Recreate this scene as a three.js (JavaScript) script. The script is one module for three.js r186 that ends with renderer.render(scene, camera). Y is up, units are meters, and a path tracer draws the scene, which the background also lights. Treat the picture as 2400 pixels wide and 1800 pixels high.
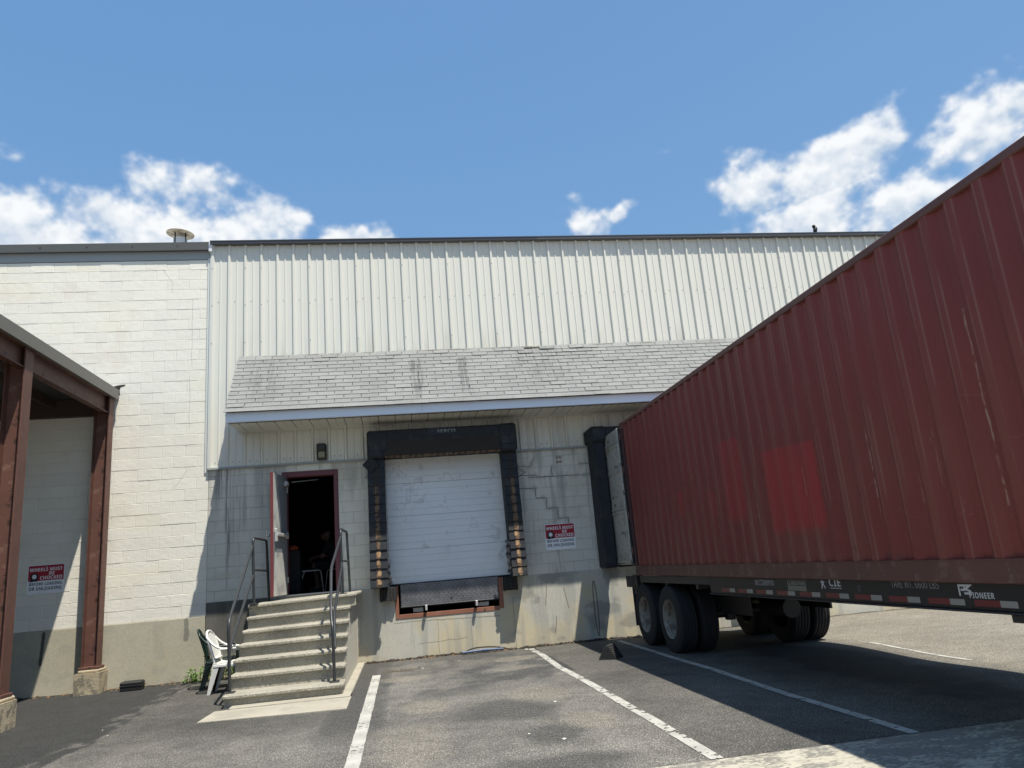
import * as THREE from 'three';
import { mergeGeometries } from 'three/addons/utils/BufferGeometryUtils.js';
import { MarchingCubes } from 'three/addons/objects/MarchingCubes.js';

// ------------------------------------------------------------------ camera, light, exposure
const scene = new THREE.Scene();
const D2R = Math.PI / 180, V3 = (x, y, z) => new THREE.Vector3(x, y, z);
const camera = new THREE.PerspectiveCamera(54.94, 4 / 3, 0.1, 1500);
{
  const yaw = 9.2088 * D2R, pitch = 13.6605 * D2R, roll = 4.7848 * D2R;
  const fwd = V3(Math.sin(yaw) * Math.cos(pitch), Math.sin(pitch), -Math.cos(yaw) * Math.cos(pitch));
  const right0 = V3(Math.cos(yaw), 0, Math.sin(yaw)), up0 = V3().crossVectors(right0, fwd);
  const right = right0.clone().multiplyScalar(Math.cos(roll)).addScaledVector(up0, -Math.sin(roll));
  const up = up0.clone().multiplyScalar(Math.cos(roll)).addScaledVector(right0, Math.sin(roll));
  camera.position.set(3.4553, 1.4985, 14.1267);
  camera.quaternion.setFromRotationMatrix(new THREE.Matrix4().makeBasis(right, up, fwd.negate()));
}
const EXPOSURE = 1.34;
const renderer = new THREE.WebGLRenderer({ antialias: true });
renderer.toneMapping = THREE.LinearToneMapping;
renderer.toneMappingExposure = EXPOSURE;
renderer.shadowMap.enabled = true;
const SUN = V3(0.237, 1, 0.345).normalize();
const sun = new THREE.DirectionalLight(new THREE.Color(1, 0.945, 0.85), 4.75);
sun.position.set(4, 2, 3).addScaledVector(SUN, 60); sun.target.position.set(4, 2, 3);
sun.castShadow = true; sun.shadow.mapSize.set(4096, 4096);
Object.assign(sun.shadow.camera, { left: -22, right: 22, top: 22, bottom: -22, near: 10, far: 120 });
scene.add(sun, sun.target);

// ------------------------------------------------------------------ noise
const frac = (x) => x - Math.floor(x), lerp = (a, b, t) => a + (b - a) * t, clamp = (x, a = 0, b = 1) => (x < a ? a : x > b ? b : x);
const sstep = (a, b, x) => { const t = clamp((x - a) / (b - a)); return t * t * (3 - 2 * t); };
function rng(seed) { let s = seed >>> 0; return () => { s = (s + 0x6d2b79f5) | 0; let t = Math.imul(s ^ (s >>> 15), 1 | s); t = (t + Math.imul(t ^ (t >>> 7), 61 | t)) ^ t; return ((t ^ (t >>> 14)) >>> 0) / 4294967296; }; }
const hash = (x, y, z = 0) => { let h = Math.imul(x, 374761393) ^ Math.imul(y, 668265263) ^ Math.imul(z, 2147483647 ^ 0x5bd1e995); h = Math.imul(h ^ (h >>> 13), 1274126177); h ^= h >>> 16; h = Math.imul(h, 0x85ebca6b); return ((h ^ (h >>> 13)) >>> 0) / 4294967296; };
const T2 = new Float32Array(65536), T3 = new Float32Array(262144); { const r = rng(4242); for (let i = 0; i < 65536; i++) T2[i] = r(); for (let i = 0; i < 262144; i++) T3[i] = r(); }
function vn(x, y, s = 0) { const i = Math.floor(x), j = Math.floor(y); let u = x - i, v = y - j; u = u * u * (3 - 2 * u); v = v * v * (3 - 2 * v); const a = (i + s * 57) & 255, b = (a + 1) & 255, c = ((j + s * 113) & 255) << 8, d = (c + 256) & 65535, p = T2[a | c], q = T2[a | d], m = p + (T2[b | c] - p) * u, n = q + (T2[b | d] - q) * u; return m + (n - m) * v; }
function fbm(x, y, o = 4, s = 0) { let a = 0.5, r = 0, n = 0; for (let k = 0; k < o; k++) { r += a * vn(x, y, s + k * 17); n += a; a *= 0.5; x = x * 2.03 + 11.7; y = y * 2.03 + 5.3; } return r / n; }
function vn3(x, y, z) { const i = Math.floor(x), j = Math.floor(y), k = Math.floor(z); let u = x - i, v = y - j, w = z - k; u = u * u * (3 - 2 * u); v = v * v * (3 - 2 * v); w = w * w * (3 - 2 * w); const a = i & 63, b = (i + 1) & 63, c = (j & 63) << 6, d = ((j + 1) & 63) << 6, e = (k & 63) << 12, f = ((k + 1) & 63) << 12, p = T3[a | c | e], q = T3[a | d | e], r = T3[a | c | f], s = T3[a | d | f], m = p + (T3[b | c | e] - p) * u, n = q + (T3[b | d | e] - q) * u, o = r + (T3[b | c | f] - r) * u, t = s + (T3[b | d | f] - s) * u, g = m + (n - m) * v; return g + (o + (t - o) * v - g) * w; }
function fbm3(x, y, z, o) { let a = 0.5, r = 0, n = 0; for (let k = 0; k < o; k++) { r += a * vn3(x, y, z); n += a; a *= 0.53; x = x * 2.07 + 3.1; y = y * 2.07 + 7.7; z = z * 2.07 + 1.3; } return r / n; }
function vnp(x, y, p, s = 0) { const i = Math.floor(x), j = Math.floor(y); let u = x - i, v = y - j; u = u * u * (3 - 2 * u); v = v * v * (3 - 2 * v); const m = (a) => ((a % p) + p) % p; return lerp(lerp(hash(m(i), m(j), s), hash(m(i + 1), m(j), s), u), lerp(hash(m(i), m(j + 1), s), hash(m(i + 1), m(j + 1), s), u), v); }

// ------------------------------------------------------------------ sky: clear summer blue with fair-weather cumulus
{
  const W = 4096, H = 2048, data = new Float32Array(W * H * 4);
  // cumulus: azimuth (from straight ahead of the facade), elevation, half width, half height in degrees, thickness
  const blobs = [[-25.9, 23.6, 5.2, 3.2, 1], [-23.2, 25.8, 2.6, 1.9, .9], [-16.9, 27.6, 3.4, 2.6, 1], [-13.4, 28.6, 2.2, 1.5, 1], [-18.1, 24.6, 6.5, 2.2, 1], [-10.8, 26.3, 3.6, 2, 1], [-7.6, 26.7, 1.4, .6, .8], [-21, 25, 3.5, 1.8, .8],
    [-27, 28.1, 1.7, .7, .45], [-1.8, 25.3, 2.6, 1.2, 1], [16.2, 25.3, 1.9, 1.35, .85], [18.9, 25.8, 1.8, .6, .62], [16, 27.4, .8, .8, .5], [14, 26.1, .9, .5, .3], [23.9, 29.2, 1.3, .6, .5], [30.4, 25.6, 3.4, 2.1, 1.1], [34.3, 25.2, 4.4, 2.3, 1.1], [38.8, 26, 2.4, 2.1, 1], [40.2, 27.1, 1.2, 1.1, .8],
    [33.6, 22.6, 5.8, 2, 1], [40.8, 28.6, 1.2, .6, .5], [45.3, 24.6, 3.2, 2.6, 1], [47.6, 25.8, 2.2, 2, 1], [42.8, 23.4, 2.2, 1, .7], [47, 28.6, .6, .35, .4], [48.6, 27.8, .6, .6, .5], [-22, 37.7, 1.3, .45, .4], [50, 22, 5, 3, 1], [38, 21, 8, 2, .9]];
  const R = rng(77);
  for (let a = 62; a < 322; a += 13 + R() * 16) { const e = 19 + R() * 12; for (let k = 0; k < 5; k++) blobs.push([((a + (R() - .5) * 13 + 180) % 360) - 180, e + (R() - .5) * 3.5, 2 + R() * 3.6, 1 + R() * 1.6, .8 + R() * .3]); }
  const sunEl = Math.asin(SUN.y), lin = (t, A, B) => [0, 1, 2].map((i) => lerp(A[i], B[i], t));
  const byCol = Array.from({ length: 360 }, () => []);
  for (const b of blobs) for (let d = -Math.ceil(b[2] * 1.7) - 1; d <= Math.ceil(b[2] * 1.7) + 1; d++) byCol[((Math.floor(b[0] + d) % 360) + 360) % 360].push(b);
  const inv = 1 / EXPOSURE, below = [.26, .25, .23], cosT = new Float32Array(W), sinT = new Float32Array(W); for (let c = 0; c < W; c++) { const th = ((c + .5) / W - .5) * 2 * Math.PI; cosT[c] = Math.cos(th); sinT[c] = Math.sin(th); }
  for (let r = 0; r < H; r++) {
    const el = ((r + .5) / H - .5) * Math.PI, elD = el / D2R, ce = Math.cos(el), y = Math.sin(el);
    for (let c = 0; c < W; c++) {
      const x = ce * cosT[c], z = ce * sinT[c],                   // equirectangular: u = atan2(z, x) / 2pi + 0.5
        i = (r * W + c) * 4;
      let col = below;
      if (el >= 0) {
        const t = Math.pow(1 - y, 2.4);
        col = lin(clamp(t * 1.7), [.118, .28, .585], [.245, .455, .735]);
        if (elD < 14) col = lin(sstep(14, 0, elD), col, [.5, .62, .78]);
        const g = x * SUN.x + y * SUN.y + z * SUN.z, m = Math.exp(-(1 - g) * 2.6) * .42 + Math.exp(-(1 - g) * 30) * .8;
        col = [col[0] + .26 * m, col[1] + .27 * m, col[2] + .24 * m];
        if (elD > 15 && elD < 42) {
          const az = Math.atan2(x, -z) / D2R, list = byCol[((Math.floor(az) % 360) + 360) % 360], close = [];
          for (const b of list) { let da = az - b[0]; if (da > 180) da -= 360; if (da < -180) da += 360; const e = (elD - b[1]) / b[3], k = da * ce / b[2]; if (k * k + e * e < 6) close.push(b, da); }
          if (close.length) {
            const w1 = fbm3(x * 14, y * 14, z * 14, 3) - .5, w2 = fbm3(x * 14 + 9, y * 14, z * 14 + 5, 3) - .5;
            let q = 0, top = -1, d = -9;
            for (let m = 0; m < close.length; m += 2) {
              const b = close[m], da = (close[m + 1] * ce + w1 * 2.8) / b[2], de = (elD - b[1] + w2 * 2.4) / b[3], k = (1 - da * da - de * de * (de > 0 ? 1 : .75)) * b[4] - (1 - b[4]) * .75;
              if (k > -3) q += Math.exp(k * 4);
              if (k > d) { d = k; top = de; }
            }
            d = Math.log(q + 1e-9) / 4;
            if (d > -1.05) {
              const near = az > -34 && az < 56, n = fbm3(x * 27, y * 31, z * 27, near ? 7 : 3), n2 = near ? fbm3(x * 90 + 4, y * 110, z * 90, 4) : .5;
              const dens = Math.min(d, 1) * .95 + (n - .5) * 2.2 + (n2 - .5) * .75 - .02;
              const al = sstep(-.2, .8, dens);
              if (al > 0) {
                const sh = near ? fbm3(x * 27, (y + .012) * 31, z * 27, 4) - n : 0, bright = clamp(.56 + .36 * top - sh * 2.2 + (n - .5) * .7 + (n2 - .5) * .7);
                col = lin(al * al * .3 + al * .7, col, lin(bright, [.56, .66, .79], [.95, .97, .99]));
              }
            }
          }
        }
      }
      data[i] = col[0] * inv; data[i + 1] = col[1] * inv; data[i + 2] = col[2] * inv; data[i + 3] = 1;
    }
  }
  const t = new THREE.DataTexture(data, W, H, THREE.RGBAFormat, THREE.FloatType);
  t.mapping = THREE.EquirectangularReflectionMapping; t.magFilter = t.minFilter = THREE.LinearFilter; t.needsUpdate = true;
  scene.background = t; scene.environment = t;
}

// ------------------------------------------------------------------ textures and materials
const s8 = (v) => { v = clamp(v); return Math.round(255 * (v <= 0.0031308 ? v * 12.92 : 1.055 * Math.pow(v, 1 / 2.4) - 0.055)); };
function finish(t, color) { t.wrapS = t.wrapT = THREE.RepeatWrapping; t.magFilter = THREE.LinearFilter; t.minFilter = THREE.LinearMipmapLinearFilter; t.generateMipmaps = true; if (color) t.colorSpace = THREE.SRGBColorSpace; t.needsUpdate = true; return t; }
// colour map over a rectangle of a plane, metres in, linear colour out
function planar(x0, x1, y0, y1, w, h, f) {
  const d = new Uint8Array(w * h * 4);
  for (let j = 0; j < h; j++) for (let i = 0; i < w; i++) { const c = f(lerp(x0, x1, (i + .5) / w), lerp(y0, y1, (j + .5) / h)), k = (j * w + i) * 4; d[k] = s8(c[0]); d[k + 1] = s8(c[1]); d[k + 2] = s8(c[2]); d[k + 3] = 255; }
  const t = finish(new THREE.DataTexture(d, w, h), true); t.repeat.set(1 / (x1 - x0), 1 / (y1 - y0)); t.offset.set(-x0 / (x1 - x0), -y0 / (y1 - y0)); return t;
}
// repeating tile, size in metres; f(u, v) in 0..1 gives one value (bump) or a linear colour
function tile(size, n, f, color) {
  const d = new Uint8Array(n * n * 4);
  for (let j = 0; j < n; j++) for (let i = 0; i < n; i++) { const c = f((i + .5) / n, (j + .5) / n), k = (j * n + i) * 4; if (color) { d[k] = s8(c[0]); d[k + 1] = s8(c[1]); d[k + 2] = s8(c[2]); } else d[k] = d[k + 1] = d[k + 2] = Math.round(255 * clamp(c)); d[k + 3] = 255; }
  const t = finish(new THREE.DataTexture(d, n, n), color); t.repeat.set(1 / size, 1 / size); return t;
}
const pf = (u, v, p, o, s) => { let a = .5, r = 0, n = 0; for (let k = 0; k < o; k++) { r += a * vnp(u * p, v * p, p, s + k); n += a; a *= .55; p *= 2; } return r / n; };
function worley(u, v, p, s) { const x = u * p, y = v * p, i = Math.floor(x), j = Math.floor(y), m = (a) => ((a % p) + p) % p; let b = 9, id = 0; for (let a = -1; a <= 1; a++) for (let c = -1; c <= 1; c++) { const h = hash(m(i + a), m(j + c), s), g = hash(m(i + a), m(j + c), s + 1), dx = i + a + h - x, dy = j + c + g - y, q = dx * dx + dy * dy; if (q < b) { b = q; id = hash(m(i + a), m(j + c), s + 2); } } return [Math.sqrt(b), id]; }
const mul = (c, k) => [c[0] * k, c[1] * k, c[2] * k], mix3 = (a, b, t) => [lerp(a[0], b[0], t), lerp(a[1], b[1], t), lerp(a[2], b[2], t)];
const std = (color, roughness = .8, o = {}) => { const m = new THREE.MeshStandardMaterial({ roughness, ...o }); if (Array.isArray(color)) m.color.setRGB(...color); else m.color.set(color); return m; };
const M = {};
const grit = tile(.5, 512, (u, v) => pf(u, v, 24, 5, 3));
const rough = tile(.7, 512, (u, v) => .55 * pf(u, v, 10, 6, 21) + .45 * pf(u, v, 60, 3, 5));

// painted concrete block: thick cream paint, faint yellowing, rain dirt under ledges and along the cracks
const segd = (x, y, a, b) => { const dx = b[0] - a[0], dy = b[1] - a[1], t = clamp(((x - a[0]) * dx + (y - a[1]) * dy) / (dx * dx + dy * dy)); return Math.hypot(x - a[0] - t * dx, y - a[1] - t * dy); };
const streak = (x, c, w, y, y0, y1, s) => { if (Math.abs(x - c) > w + .02 || y > y0 || y < y1) return 0; const k = Math.abs(x - c - .03 * (vn(y * 2, s, 3) - .5)) / w; if (k > 1 || y > y0 || y < y1) return 0; const len = (y - y1) / (y0 - y1); return sstep(1, .3, k) * sstep(0, .45, len) * sstep(.28, .62, fbm(x * 46, y * 2.2, 4, s)); };
M.blockLeft = std([1, 1, 1], .75, { bumpMap: rough, bumpScale: .006, map: planar(-6, 0, 0, 8, 1024, 1365, (x, y) => {
  const k = .965 + .05 * (fbm(x * 1.1, y * 1.6, 4, 5) - .5) + .05 * (fbm(x * 30, y * 30, 3, 9) - .5) + .05 * (hash(Math.floor(x / .4064 + (Math.floor((y - 1.05) / .2032) % 2) * .5), Math.floor((y - 1.05) / .2032), 4) - .5);
  let c = mul([.835, .805, .70], k);
  c = mix3(c, [.80, .755, .60], .5 * sstep(.58, .8, fbm(x * .8 + 3, y * 2.2, 5, 31)));
  { const ux = x + .05 * (fbm(x * 5, y * 5, 4, 8) - .5), uy = y + .05 * (fbm(x * 5, y * 5, 4, 18) - .5); let d = 9; for (const [p, q] of [[[-.34, 6.95], [-.33, 5.6]], [[-.36, 5.4], [-.34, 4.4]], [[-.36, 3.62], [-.58, 3.33]], [[-.9, 7.55], [-.72, 7.3]], [[-.72, 7.3], [-.72, 7.1]], [[-.42, 4.08], [-.1, 4.07]]]) d = Math.min(d, segd(ux, uy, p, q)); c = mix3(c, [.36, .35, .3], .6 * sstep(.007, .002, d)); }
  c = mix3(c, [.7, .6, .5], .25 * sstep(.62, .75, fbm(x * 2.4, y * 2.4, 5, 61)) * sstep(-1.0, -1.4, x));
  return c;
}) });
const CRACK = [[[5.64, 3.15], [6.1, 3.13]], [[5.9, 3.1], [7.35, 3.08]], [[5.7, 3.33], [5.98, 3.31], [6.05, 3.48]], [[5.6, 2.89], [6.03, 2.89], [6.03, 2.69], [6.22, 2.69], [6.22, 2.48], [6.42, 2.48], [6.43, 2.28], [6.62, 2.28], [6.62, 2.08]], [[5.7, 3.12], [5.86, 3.2], [5.72, 3.3]], [[6.96, 3.31], [7.25, 3.29]], [[6.38, 3.28], [6.38, 3.09]]];
M.blockRight = std([1, 1, 1], .75, { bumpMap: rough, bumpScale: .005, map: planar(0, 8, 1.2, 3.7, 2048, 640, (x, y) => {
  const row = Math.floor((y - 1.253) / .2032);
  let c = mul([.72, .705, .62], .97 + .08 * (fbm(x * 1.4, y * 2, 4, 15) - .5) + .06 * (fbm(x * 34, y * 34, 3, 19) - .5) + .06 * (hash(Math.floor((x - .144) / .4064 + (row % 2) * .5), row, 14) - .5));
  c = mix3(c, [.20, .20, .19], .8 * Math.max(streak(x, .2, .13, y, 3.66, 2.9, 1), streak(x, .36, .075, y, 3.66, 1.3, 2), .55 * streak(x, .65, .06, y, 3.66, 2.2, 3), .4 * streak(x, .5, .16, y, 3.66, 1.6, 6)));
  c = mix3(c, [.3, .29, .26], .5 * sstep(.48, .72, fbm(x * 7, y * .8, 5, 71)) * sstep(2.3, 3.3, y + .5 * (fbm(x * 3, 1, 3) - .5)));
  if (x > 5.4) { let d = 9; const ux = x + .018 * (fbm(x * 9, y * 9, 3, 8) - .5), uy = y + .018 * (fbm(x * 9, y * 9, 3, 18) - .5); for (const p of CRACK) for (let i = 0; i + 1 < p.length; i++) d = Math.min(d, segd(ux, uy, p[i], p[i + 1])); c = mix3(c, [.06, .06, .055], .9 * sstep(.011, .004, d)); c = mix3(c, [.25, .24, .2], .4 * sstep(.08, .01, d) * sstep(.35, .65, fbm(x * 18, y * 8, 4, 81))); }
  c = mix3(c, [.5, .46, .33], .3 * sstep(.62, .78, fbm(x * 2.2, y * 3, 5, 91)));
  c = mix3(c, [.3, .29, .25], .45 * sstep(.5, .72, fbm(x * 14, y * 1.1, 5, 171)) * sstep(5.5, 5.8, x));
  return c;
}) });
M.mortarLeft = std([.64, .62, .54], .85); M.mortarRight = std([.5, .5, .45], .85);
// foundations: poured concrete, tie marks, rust, mould, tyre scuffs
M.foundLeft = std([1, 1, 1], .85, { bumpMap: rough, bumpScale: .002, map: planar(-8, 0, 0, 1.1, 2048, 282, (x, y) => {
  let c = mul([.465, .43, .325], .96 + .25 * (fbm(x * 1.3, y * 2.6, 5, 25) - .5) + .2 * (fbm(x * 40, y * 40, 3, 29) - .5));
  c = mix3(c, [.45, .40, .27], .6 * sstep(.5, .72, fbm(x * 1.5, y * 2, 5, 35)) * sstep(.8, .25, y + .5 * (fbm(x * 3, y * 3, 3, 6) - .5)));
  c = mix3(c, [.3, .29, .24], .3 * sstep(.55, .7, fbm(x * 4, y * 4, 5, 45)));
  const k = segd(x, y, [-2.6, 1.0], [-2.63, .5]) + .02 * (fbm(x * 20, y * 20, 3) - .5); c = mix3(c, [.03, .03, .03], .85 * sstep(.035, .015, k));
  c = mix3(c, [.1, .1, .09], .6 * sstep(.05, .02, segd(x, y, [-.32, 1.02], [-.31, .7]) + .05 * (fbm(x * 20, y * 20, 3, 5) - .5)));
  return c;
}) });
M.foundRight = std([1, 1, 1], .85, { bumpMap: rough, bumpScale: .0025, map: planar(0, 9, 0, 1.3, 2048, 296, (x, y) => {
  const n = fbm(x * 1.4, y * 1.6, 5, 55);
  let c = mul([.52, .505, .43], .97 + .22 * (n - .5) + .16 * (fbm(x * 38, y * 38, 3, 59) - .5));
  c = mix3(c, [.58, .49, .31], .75 * sstep(.4, .66, fbm(x * 2.2, y * 1.4, 5, 65) + .22 * (.55 - y)));
  c = mix3(c, [.3, .3, .27], .45 * sstep(.5, .7, fbm(x * 9, y * .9, 5, 75)));
  c = mix3(c, [.2, .2, .18], .55 * sstep(.56, .7, fbm(x * 2.6, y * 3.4, 6, 85)) * sstep(5.1, 5.7, x));
  if (x < 1.25) c = mix3(c, mul([.085, .08, .07], .6 + .9 * fbm(x * 20, y * 3, 4, 3)), .92 * sstep(1.15, .9, x + .3 * (fbm(y * 3, x * 3, 4, 2) - .5)) * sstep(.25, .6, y + .45 * (fbm(x * 5, y * 3, 4, 7) - .25)));
  const lens = Math.abs(Math.abs(x - 6.985) - .035 * Math.sqrt(clamp(1 - Math.pow((y - .57) / .5, 2)))) + .006 * fbm(x * 60, y * 20, 3); if (y > .07 && y < 1.07) c = mix3(c, [.05, .05, .05], .8 * sstep(.02, .006, lens));
  const px = x + .02 * (fbm(y * 8, x, 3) - .5), py = y + .04 * (fbm(x * 6, y, 4, 4) - .5);
  for (const [a, b] of [[[6.07, 1.05], [6.03, .7]], [[6.22, .5], [6.17, .2]], [[6.4, 1.0], [6.46, .62]]]) c = mix3(c, [.16, .09, .05], .8 * sstep(.012, .003, segd(px, y, a, b)));
  for (const [a, b, k] of [[[3.25, .64], [4.0, .63], .6], [[4.0, .63], [5.15, .6], .7], [[3.66, .235], [4.53, .275], .5], [[4.02, 0], [4.02, .6], .35], [[4.62, .05], [4.62, .6], .3], [[5.42, 0], [5.42, .9], .5]]) c = mix3(c, [.13, .12, .1], k * sstep(.013, .003, segd(px, py, a, b)));
  for (const xx of [4.03, 4.63, 3.38]) c = mix3(c, [.55, .52, .44], .5 * sstep(.02, .01, Math.abs(x - xx - .02)) * sstep(.58, .5, y) * sstep(.3, .6, fbm(x * 5, y * 8, 3, 2)));
  return c;
}) });
M.concrete = std([.40, .385, .325], .85, { bumpMap: rough, bumpScale: .006 });
M.steps = std([1, 1, 1], .9, { bumpMap: grit, bumpScale: .01, map: tile(1.6, 512, (u, v) => mul([.385, .36, .29], .8 + .5 * (pf(u, v, 4, 5, 41) - .3) + .45 * (pf(u, v, 110, 2, 43) - .5)), true) });
M.pad = std([1, 1, 1], .85, { bumpMap: rough, bumpScale: .006, map: tile(2.3, 512, (u, v) => mix3(mul([.40, .37, .295], .75 + .45 * pf(u, v, 5, 5, 47)), [.3, .28, .23], .6 * sstep(.55, .72, pf(u, v, 7, 5, 52))), true) });
M.pier = std([1, 1, 1], .9, { bumpMap: rough, bumpScale: .012, map: tile(.9, 512, (u, v) => mix3(mul([.44, .37, .25], .75 + .5 * pf(u, v, 6, 5, 57)), [.22, .19, .14], sstep(.5, .7, pf(u, v, 9, 5, 62))), true) });
// off-white painted steel siding
M.siding = std([1, 1, 1], .42, { map: planar(0, 15, 3.5, 8.2, 2048, 640, (x, y) => {
  let c = mul([.71, .70, .62], .985 + .05 * (fbm(x * .9, y * .7, 4, 95) - .5));
  c = mix3(c, [.42, .40, .33], .3 * sstep(.5, .75, fbm(x * 9, y * .7, 5, 96)) * sstep(6.3, 5.75, y + .4 * (fbm(x * 4, 2, 3) - .5)) * sstep(5.6, 5.72, y));
  c = mix3(c, [.45, .43, .37], .4 * sstep(.42, .7, fbm(x * 8, y * .8, 5, 97)) * sstep(5, 4.3, y) * sstep(3, 5.4, x));
  return c;
}) });
M.trim = std([.66, .67, .62], .45); M.white = std([.74, .75, .75], .35); M.vinyl = std([.80, .85, .92], .25);
M.soffit = std([.70, .69, .62], .5);
M.grey = std([.085, .088, .083], .5, { metalness: .0 }); M.brownTrim = std([.135, .125, .108], .45); M.flash = std([.33, .35, .34], .5);
M.gutter = std([.10, .10, .105], .35, { metalness: .3 });
const SH = Math.hypot(1.30, 1.095);
M.shingle = std([1, 1, 1], .95, { bumpMap: grit, bumpScale: .004, map: planar(0, 14, 0, 2, 2048, 512, (x, s) => {
  const row = Math.floor(s / (SH / 14)), col = Math.floor((x - (row % 2) * .152) / .305 + hash(row, 3, 2) * .3), tone = hash(col, row, 8);
  let c = mul([.238, .24, .23], .91 + .16 * tone + .5 * (hash(Math.floor(x * 147), Math.floor(s * 256), 1) - .5) + .1 * (fbm(x * 2, s * 2, 3) - .5));
  const d = Math.max(.8 * streak(x, 3.85, .16, -s, -.3, -1.75, 11), .7 * streak(x, 4.75, .14, -s, -.3, -1.75, 12), .35 * streak(x, 1.1, .4, -s, -.1, -1.8, 13), .35 * streak(x, 6.3, .9, -s, .1, -1.6, 14));
  return mix3(c, [.06, .06, .058], d * .75);
}) });
M.mastic = std([.24, .225, .185], .9, { bumpMap: rough, bumpScale: .006 });
M.tar = std([.05, .048, .042], .9, { bumpMap: rough, bumpScale: .01 });
// steel and paint
const rustMap = (base, dark, hi) => tile(1.1, 512, (u, v) => { let c = mul(base, .78 + .5 * pf(u, v, 6, 5, 67)); c = mix3(c, dark, sstep(.70, .76, pf(u, v, 9, 6, 72))); return mix3(c, hi, .3 * sstep(.66, .78, pf(u, v, 12, 6, 77))); }, true);
M.rustSteel = std([1, 1, 1], .6, { bumpMap: rough, bumpScale: .003, map: rustMap([.118, .052, .037], [.05, .022, .016], [.30, .19, .15]) });
M.frameRust = std([1, 1, 1], .75, { map: rustMap([.25, .105, .065], [.05, .025, .02], [.32, .2, .16]) });
M.deckDark = std([.05, .048, .046], .7); M.roofPale = std([.5, .5, .48], .9); M.purlin = std([.06, .036, .03], .7);
M.maroon = std([.125, .032, .042], .5); M.doorGrey = std([.20, .22, .235], .5);
M.redEdge = std([.17, .035, .038], .55);
M.doorPatch = std([1, 1, 1], .5, { map: tile(1, 512, (u, v) => mix3(mul([.5, .5, .47], .85 + .3 * pf(u, v, 6, 4, 82)), [.2, .2, .2], .5 * sstep(.5, .75, pf(u * 1, v, 5, 5, 87)) ), true) });
M.chrome = std([.45, .45, .44], .3, { metalness: .9 }); M.steel = std([.42, .42, .41], .45, { metalness: .6 });
M.rail = std([.034, .037, .041], .38, { bumpMap: grit, bumpScale: .001 });
M.rollDoor = std([1, 1, 1], .4, { map: tile(3, 1024, (u, v) => mix3(mul([.76, .79, .80], .92 + .12 * pf(u, v, 5, 5, 92)), [.4, .4, .4], .45 * sstep(.66, .76, pf(u, v, 14, 6, 192)) + .35 * sstep(.012, .004, Math.abs(pf(u, v, 5, 4, 195) - .5)) * sstep(.58, .66, pf(u, v, 9, 3, 197))), true) });
M.sealBlack = std([1, 1, 1], .72, { bumpMap: rough, bumpScale: .008, map: tile(.8, 512, (u, v) => mix3(mul([.016, .019, .025], .7 + .7 * pf(u, v, 8, 5, 97)), [.05, .046, .036], .6 * sstep(.55, .75, pf(u, v, 5, 5, 99))), true) });
M.sealBrown = std([1, 1, 1], .9, { bumpMap: rough, bumpScale: .01, map: tile(.4, 256, (u, v) => mix3(mul([.165, .105, .062], .6 + .8 * pf(u, v, 5, 4, 101)), [.05, .035, .024], sstep(.5, .68, pf(u, v, 7, 5, 103))), true) });
M.sealDark = std([.034, .028, .024], .9, { bumpMap: rough, bumpScale: .01 });
M.foam = std([1, 1, 1], .95, { bumpMap: rough, bumpScale: .012, map: tile(.4, 256, (u, v) => mul([.36, .235, .13], .6 + .8 * pf(u, v, 6, 4, 107)), true) });
M.rubber = std([.028, .028, .027], .85, { bumpMap: grit, bumpScale: .006 });
M.plate = std([1, 1, 1], .5, { metalness: .35, map: tile(.9, 512, (u, v) => mul([.15, .15, .158], .6 + .8 * pf(u, v, 6, 5, 111)), true), bumpScale: .01, bumpMap: tile(.085, 128, (u, v) => { const l = (a, b, t) => { const c = Math.cos(t), s = Math.sin(t), x = a * c + b * s, y = -a * s + b * c; return sstep(1, .55, Math.hypot(x / .3, y / .085)); }; const f = (x) => frac(x + .5) - .5; return Math.max(l(f(u), f(v), .78), l(f(u + .5), f(v + .5), -.78)); }) });
M.black = std([.012, .012, .013], .6); M.pit = std([.02, .018, .016], .9);
M.bronze = std([.02, .019, .018], .45); M.lens = new THREE.MeshPhysicalMaterial({ color: new THREE.Color().setRGB(.33, .30, .19), roughness: .35, transmission: .25, thickness: 0 });
M.plasticWhite = std([.74, .73, .68], .45); M.plasticGreen = std([.008, .022, .017], .4);
M.bluePipe = std([.09, .14, .25], .5);
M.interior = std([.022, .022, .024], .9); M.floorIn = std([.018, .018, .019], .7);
// container paint: dull oxide red, brighter where removed markings shielded it, scratched along the ribs
const BOX = (x, y, a, b, c, d) => { const w = .03 * (fbm(x * 12, y * 12, 3, 33) - .5); return sstep(a - .02, a + .01, x + w) * sstep(b + .02, b - .01, x + w) * sstep(c - .05, c + .05, y + w * 2) * sstep(d + .015, d - .005, y + w); };
const CX = 7.4, CZ0 = 1.43, CZ1 = 13.62, PITCH = .272;
const scr = []; {
  const R = rng(5);
  const put = (z, y0, y1, w, k) => scr.push([z, y0, y1, w, k]);
  put(8.34, 1.6, 2.42, .013, .8); put(9.69, 1.55, 3.03, .016, 1); put(6.16, 1.49, 2.34, .014, .9); put(7.23, 1.55, 2.25, .011, .8); put(9.13, 1.79, 2.26, .012, .7); put(8.89, 1.63, 1.95, .012, .8); put(3.98, 1.5, 2.4, .011, .8); put(5.06, 1.53, 2.15, .01, .8); put(9.95, 1.5, 2.6, .012, .5);
  for (let i = 0; i < 70; i++) { const y = 1.35 + R() * 1.3; put(1.7 + Math.floor(R() * 44) * .136 * 1.0 + R() * .05, y, y + .04 + R() * R() * .6, .003 + R() * .005, .25 + R() * .5); }
}
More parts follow.
